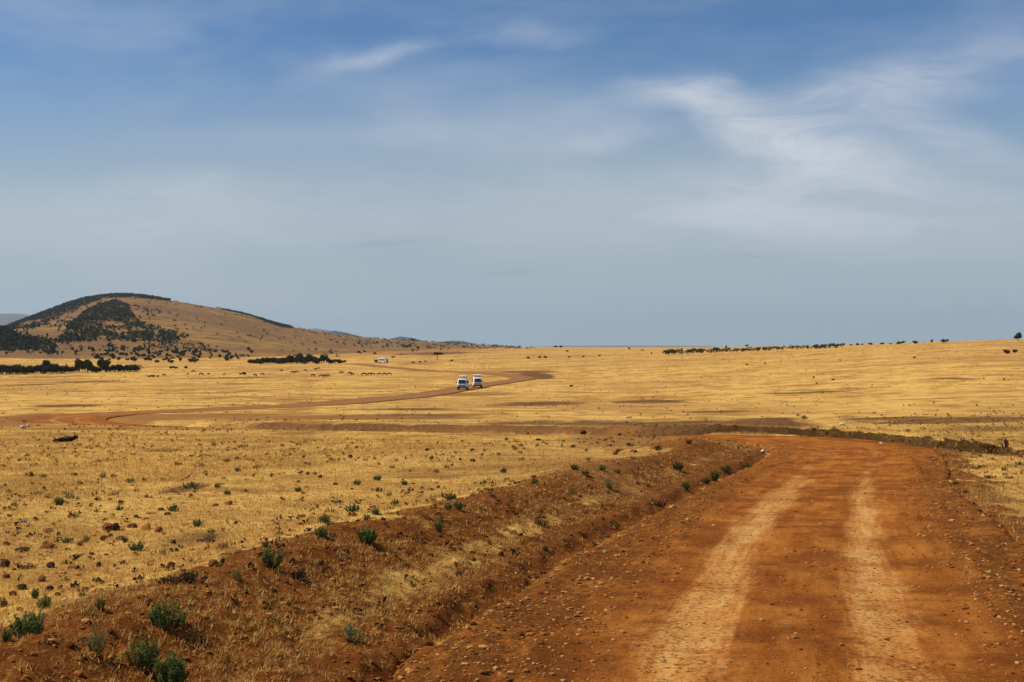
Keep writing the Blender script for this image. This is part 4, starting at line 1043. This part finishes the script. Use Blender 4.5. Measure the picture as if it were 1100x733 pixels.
def skin_mesh(verts, edges, radii, name, sub=2, root=0):
    me_ = bpy.data.meshes.new(name); me_.from_pydata(verts, edges, []); o = bpy.data.objects.new(name, me_); COL.objects.link(o)
    o.modifiers.new('skin', 'SKIN'); sd = o.modifiers.new('sub', 'SUBSURF'); sd.levels = sub; sd.render_levels = sub
    for i, r_ in enumerate(radii): me_.skin_vertices[0].data[i].radius = (r_, r_); me_.skin_vertices[0].data[i].use_root = (i == root)
    dg = bpy.context.evaluated_depsgraph_get(); dg.update()
    out = bpy.data.meshes.new_from_object(o.evaluated_get(dg)); out.name = name
    bpy.data.objects.remove(o); bpy.data.meshes.remove(me_)
    out.polygons.foreach_set('use_smooth', [True] * len(out.polygons)); out.materials.clear()
    return out
# person standing in a hatch: full body, hands resting on the roof edge
pv = [(0, 0, .90), (0, 0, 1.15), (0, 0, 1.36), (0, 0, 1.46), (0, -.01, 1.53), (0, -.02, 1.62), (0, 0, 1.70),
      (.1, 0, .86), (.11, -.02, .48), (.11, .02, .08), (.11, -.12, .03), (-.1, 0, .86), (-.11, -.02, .48), (-.11, .02, .08), (-.11, -.12, .03),
      (.18, 0, 1.38), (.25, -.06, 1.16), (.2, -.27, 1.10), (.17, -.34, 1.09), (-.18, 0, 1.38), (-.25, -.06, 1.16), (-.2, -.27, 1.10), (-.17, -.34, 1.09)]
pe = [(0, 1), (1, 2), (2, 3), (3, 4), (4, 5), (5, 6), (0, 7), (7, 8), (8, 9), (9, 10), (0, 11), (11, 12), (12, 13), (13, 14), (2, 15), (15, 16), (16, 17), (17, 18), (2, 19), (19, 20), (20, 21), (21, 22)]
prd = [.15, .14, .15, .06, .06, .095, .075, .10, .065, .045, .04, .10, .065, .045, .04, .065, .045, .035, .035, .065, .045, .035, .035]
pmesh = skin_mesh(pv, pe, prd, 'body'); pmesh.materials.append(M['skin'])
def torso_mesh():
    vv = pv[:4] + pv[15:17] + pv[19:21]; ee = [(0, 1), (1, 2), (2, 3), (2, 4), (4, 5), (2, 6), (6, 7)]; rd_ = [.165, .155, .165, .075, .08, .062, .08, .062]
    return skin_mesh(vv, ee, rd_, 'shirt')
shirts = []
for mt_ in ('cloth1', 'cloth2'):
    q = torso_mesh(); q.materials.append(M[mt_]); shirts.append(q)
hairb = bmesh.new(); bmesh.ops.create_icosphere(hairb, subdivisions=2, radius=.105); bmesh.ops.translate(hairb, vec=(0, .015, 1.665), verts=hairb.verts)
for v_ in hairb.verts:
    if v_.co.z < 1.64 and v_.co.y < .03: v_.co.z = 1.66
hairm = bpy.data.meshes.new('hair'); hairb.to_mesh(hairm); hairb.free(); hairm.materials.append(M['rubber'])
def person(van_loc, rz, local, label, sh=0):
    c_, s__ = math.cos(rz), math.sin(rz)
    x_ = van_loc[0] + local[0] * c_ - local[1] * s__; y_ = van_loc[1] + local[0] * s__ + local[1] * c_
    e_ = empty('person', (x_, y_, van_loc[2] + .68), rz)
    link_mesh('body', pmesh, None, e_); link_mesh('shirt', shirts[sh], None, e_); link_mesh('hair', hairm, None, e_)
    tag(e_, label, 'person')
van = make_van()
VANS = [(497.3, 419.2, -.04, 'white safari van on the dirt road, left one of the pair, raised roof'), (512.8, 417.2, .06, 'white safari van on the dirt road, right one of the pair, raised roof'),
        (411.5, 390.6, 1.05, 'farthest white safari van, alone at the far end of the road beside a dark bush')]
locs = []
for i, (px, py, rz, lb) in enumerate(VANS):
    o = van if i == 0 else copy_thing(van)
    c = ground_at(px, py)
    off = 0
    o.location = (c[0], c[1], c[2] + .03 * (1 + c[1] / 80)); o.rotation_euler = (0, 0, rz); tag(o, lb, 'van', 'white safari vans on the dirt road'); locs.append((tuple(o.location), rz)); print('van', i, c, 1.8 * F / c[1])
person(*locs[0], (.2, -.3), 'person standing in the roof hatch of the left van of the pair, dark shirt', 0)
person(*locs[1], (-.28, -.35), 'person at left in the roof hatch of the right van of the pair', 0)
person(*locs[1], (.3, -.1), 'person at right in the roof hatch of the right van of the pair', 1)

# ---------------------------------------------------------------- grazing antelope
av = [(0, 0, .86), (-.38, 0, .90), (-.62, 0, .84), (.30, 0, .86), (.55, 0, .92), (.74, 0, .74), (.90, 0, .46), (.98, 0, .28), (1.02, 0, .16),
      (-.55, .13, .66), (-.46, .14, .50), (-.62, .14, .30), (-.58, .14, .02), (-.55, -.13, .66), (-.46, -.14, .50), (-.62, -.14, .30), (-.70, -.14, .02),
      (.50, .12, .62), (.50, .13, .34), (.48, .13, .02), (.50, -.12, .62), (.53, -.13, .34), (.58, -.13, .02), (-.74, 0, .80), (-.80, 0, .40)]
ae = [(0, 1), (1, 2), (0, 3), (3, 4), (4, 5), (5, 6), (6, 7), (7, 8), (2, 9), (9, 10), (10, 11), (11, 12), (2, 13), (13, 14), (14, 15), (15, 16), (4, 17), (17, 18), (18, 19), (4, 20), (20, 21), (21, 22), (2, 23), (23, 24)]
ar = [.24, .23, .19, .25, .24, .16, .11, .10, .06, .10, .07, .04, .035, .10, .07, .04, .035, .09, .045, .035, .09, .045, .035, .04, .03]
amesh = skin_mesh(av, ae, ar, 'body'); amesh.materials.append(M['hide'])
hv, hf = join([tube((.90, sy * .06, .50), (.94, sy * .26, .54), .025, .02), tube((.94, sy * .26, .54), (1.0, sy * .24, .68), .02, .006)][0] for sy in (-1, 1)) if False else join([tube((.88, .06, .52), (.94, .24, .54), .025, .02), tube((.94, .24, .54), (.92, .22, .70), .02, .006), tube((.88, -.06, .52), (.94, -.24, .54), .025, .02), tube((.94, -.24, .54), (.92, -.22, .70), .02, .006)])
hmesh = np_mesh('horns', hv, hf); hmesh.materials.append(M['horn'])
for i, (px, py) in enumerate([(281.7, 403.6), (302, 399.8), (314.5, 401.6), (318.5, 401.4), (328, 399.4), (338.5, 398), (342, 397.6), (336, 405), (345, 405.6), (348.5, 405.8), (352.5, 405.6), (367, 402), (376, 403.2), (378.5, 403.8), (391, 404), (397, 404), (400.6, 403.6), (407.5, 403.6), (413, 403.8), (418, 403.4),
        (176, 404.5), (208, 400.8), (216, 403.6), (274, 405)]):
    c = ground_at(px, py)
    e = empty('wildebeest', (c[0], c[1], c[2] - .01), random.choice([0, math.pi]) + random.uniform(-.7, .7)); q = random.uniform(.68, .85); e.scale = (q, q, q)
    link_mesh('body', amesh, None, e); link_mesh('horns', hmesh, None, e)
    tag(e, 'one of the dark grazing wildebeest dotted on the yellow plain left of the vans', 'wildebeest', 'wildebeest grazing on the plain')

# ---------------------------------------------------------------- haze
bm = bmesh.new(); bmesh.ops.create_cube(bm, size=1.0); bmesh.ops.scale(bm, vec=(37000, 37000, 440), verts=bm.verts); bmesh.ops.translate(bm, vec=(0, 0, 200), verts=bm.verts)
hm = bpy.data.materials.new('haze'); hm.use_nodes = True; nt = hm.node_tree; nt.nodes.clear()
out = nt.nodes.new('ShaderNodeOutputMaterial'); pvn = nt.nodes.new('ShaderNodeVolumePrincipled')
pvn.inputs['Color'].default_value = (.62, .76, .92, 1); pvn.inputs['Density'].default_value = 4.0e-5; pvn.inputs['Anisotropy'].default_value = .2
nt.links.new(pvn.outputs[0], out.inputs['Volume'])
hz = bm_obj('haze', bm, hm, None); tag(hz, 'thin bluish air over the whole plain and the far hills', 'haze', kind='stuff')

# ---------------------------------------------------------------- sky and sun
SUN_EL, SUN_ROT = R(50), R(-90)
w = bpy.data.worlds.new('World'); scene.world = w; w.use_nodes = True
nt = w.node_tree; nt.nodes.clear(); k = NB(nt)
bg = k.n('ShaderNodeBackground'); wo = k.n('ShaderNodeOutputWorld'); k.l(bg.outputs[0], wo.inputs[0])
STR = .08
bg.inputs[1].default_value = STR
sk = k.n('ShaderNodeTexSky', sky_type='NISHITA'); sk.sun_disc = False; sk.sun_elevation = SUN_EL; sk.sun_rotation = SUN_ROT
sk.air_density = 1.0; sk.dust_density = .4; sk.ozone_density = 2.5; sk.altitude = 1600
tc = k.n('ShaderNodeTexCoord'); sx = k.n('ShaderNodeSeparateXYZ'); k.l(tc.outputs['Generated'], sx.inputs[0])
ay = k.m('MAXIMUM', k.m('ABSOLUTE', sx.outputs[1]), .05)
az = k.m('DIVIDE', sx.outputs[0], ay); el = k.m('DIVIDE', sx.outputs[2], ay)
cv = k.n('ShaderNodeCombineXYZ'); k.l(az, cv.inputs[0]); k.l(el, cv.inputs[1]); D = cv.outputs[0]
def cloud(px, py, rx, ry, rot, lo=0., hi=1.):
    mp = k.n('ShaderNodeMapping', vector_type='TEXTURE'); mp.inputs['Location'].default_value = ((px - 550) / F, (HV - py) / F, 0)
    mp.inputs['Scale'].default_value = (rx / F, ry / F, 1); mp.inputs['Rotation'].default_value = (0, 0, R(rot)); k.l(Dw, mp.inputs[0])
    ln = k.n('ShaderNodeVectorMath', operation='LENGTH'); k.l(mp.outputs[0], ln.inputs[0])
    return k.rng(ln.outputs['Value'], lo, hi, 1, 0)
# warp directions a little so that edges are wispy
nz = k.n('ShaderNodeTexNoise'); nz.inputs['Scale'].default_value = 9; nz.inputs['Detail'].default_value = 5; k.l(D, nz.inputs['Vector'])
sb = k.n('ShaderNodeVectorMath', operation='SUBTRACT'); k.l(nz.outputs['Color'], sb.inputs[0]); sb.inputs[1].default_value = (.5, .5, .5)
sc_ = k.n('ShaderNodeVectorMath', operation='SCALE'); k.l(sb.outputs[0], sc_.inputs[0]); sc_.inputs['Scale'].default_value = .04
ad = k.n('ShaderNodeVectorMath', operation='ADD'); k.l(D, ad.inputs[0]); k.l(sc_.outputs[0], ad.inputs[1]); Dw = ad.outputs[0]
wisp = k.noise(D, 1.0, 9, .72, .8, stretch=(7, 30, 1)); soft = k.noise(D, 1.0, 5, .55, .3, stretch=(3.0, 9, 1))
CL = [(740, 98, 105, 22, -2, .62), (800, 128, 110, 42, -28, .6), (880, 168, 150, 42, -14, .55), (940, 100, 170, 34, 3, .5), (880, 135, 130, 40, -6, .3), (1010, 145, 130, 26, -20, .32), (650, 148, 80, 18, 8, .28), (400, 58, 85, 14, 8, .36),
      (560, 40, 120, 16, 6, .2), (1060, 60, 110, 22, 14, .2), (900, 205, 270, 60, 0, .4), (800, 232, 560, 50, 0, .32), (150, 240, 380, 45, 0, .26), (560, 130, 200, 35, 4, .2), (150, 205, 240, 30, 0, .2), (330, 150, 300, 20, 2, .12)]
acc = None
for px, py, rx, ry, ro, stg in CL:
    q = k.m('MULTIPLY', cloud(px, py, rx * 1.12, ry * 1.25, ro), stg); acc = q if acc is None else k.m('ADD', acc, k.m('MULTIPLY', q, k.m('SUBTRACT', 1, acc)))
acc = k.m('MULTIPLY', acc, k.rng(wisp, .28, .68, .45, 1.35))
allover = k.m('MULTIPLY', k.rng(soft, .4, .72), k.rng(el, .08, .2, .12, .26))
veil = k.m('ADD', k.rng(el, .09, .27, .88, 0), k.m('MULTIPLY', k.m('SUBTRACT', soft, .5), k.rng(el, .10, .2, .35, .12)), True)
skyc = k.n('ShaderNodeHueSaturation'); skyc.inputs['Saturation'].default_value = 1.0; skyc.inputs['Value'].default_value = 1.0; k.l(sk.outputs[0], skyc.inputs['Color'])
def cc(*c): return tuple(v / STR for v in c)
VEIL = cc(.405, .48, .515); CIR = cc(.64, .675, .73)
c = k.mix(1.0, skyc.outputs[0], (.78, 1.03, 1.22), 'MULTIPLY')
c = k.mix(veil, c, VEIL)
c = k.mix(k.m('ADD', acc, allover, True), c, CIR)
# thin grey streaks low in the sky
gs = k.m('ADD', k.m('ADD', cloud(415, 264, 75, 5, 0), cloud(805, 275, 40, 3.2, 0)), cloud(545, 291, 50, 4, 0), True)
c = k.mix(k.m('MULTIPLY', gs, .28), c, cc(.25, .30, .36))
k.l(c, bg.inputs[0])
sun = bpy.data.lights.new('sun', 'SUN'); sun.energy = 5.0; sun.angle = R(.5); sun.color = (1, .93, .82)
so = bpy.data.objects.new('sun', sun); COL.objects.link(so)
dv = Vector((math.cos(SUN_EL) * math.sin(SUN_ROT), math.cos(SUN_EL) * math.cos(SUN_ROT), math.sin(SUN_EL)))
so.rotation_euler = dv.to_track_quat('Z', 'Y').to_euler(); so.location = (0, 0, 50)

# ---------------------------------------------------------------- camera
cam = bpy.data.cameras.new('camera'); co = bpy.data.objects.new('camera', cam); COL.objects.link(co); scene.camera = co
cam.sensor_width = 36; cam.lens = 36 * F / 1100; cam.clip_start = .1; cam.clip_end = 60000
co.location = (0, 0, ZC); co.rotation_euler = (R(90) + math.atan((366.5 - HV) / F) * -1, 0, 0)
vs = scene.view_settings; vs.view_transform = 'Standard'; vs.look = 'None'; vs.gamma = 1; vs.use_curve_mapping = False; vs.exposure = 0
print('objects', len(bpy.data.objects), 'road verts', SX.size, 'ground verts', GX.size)
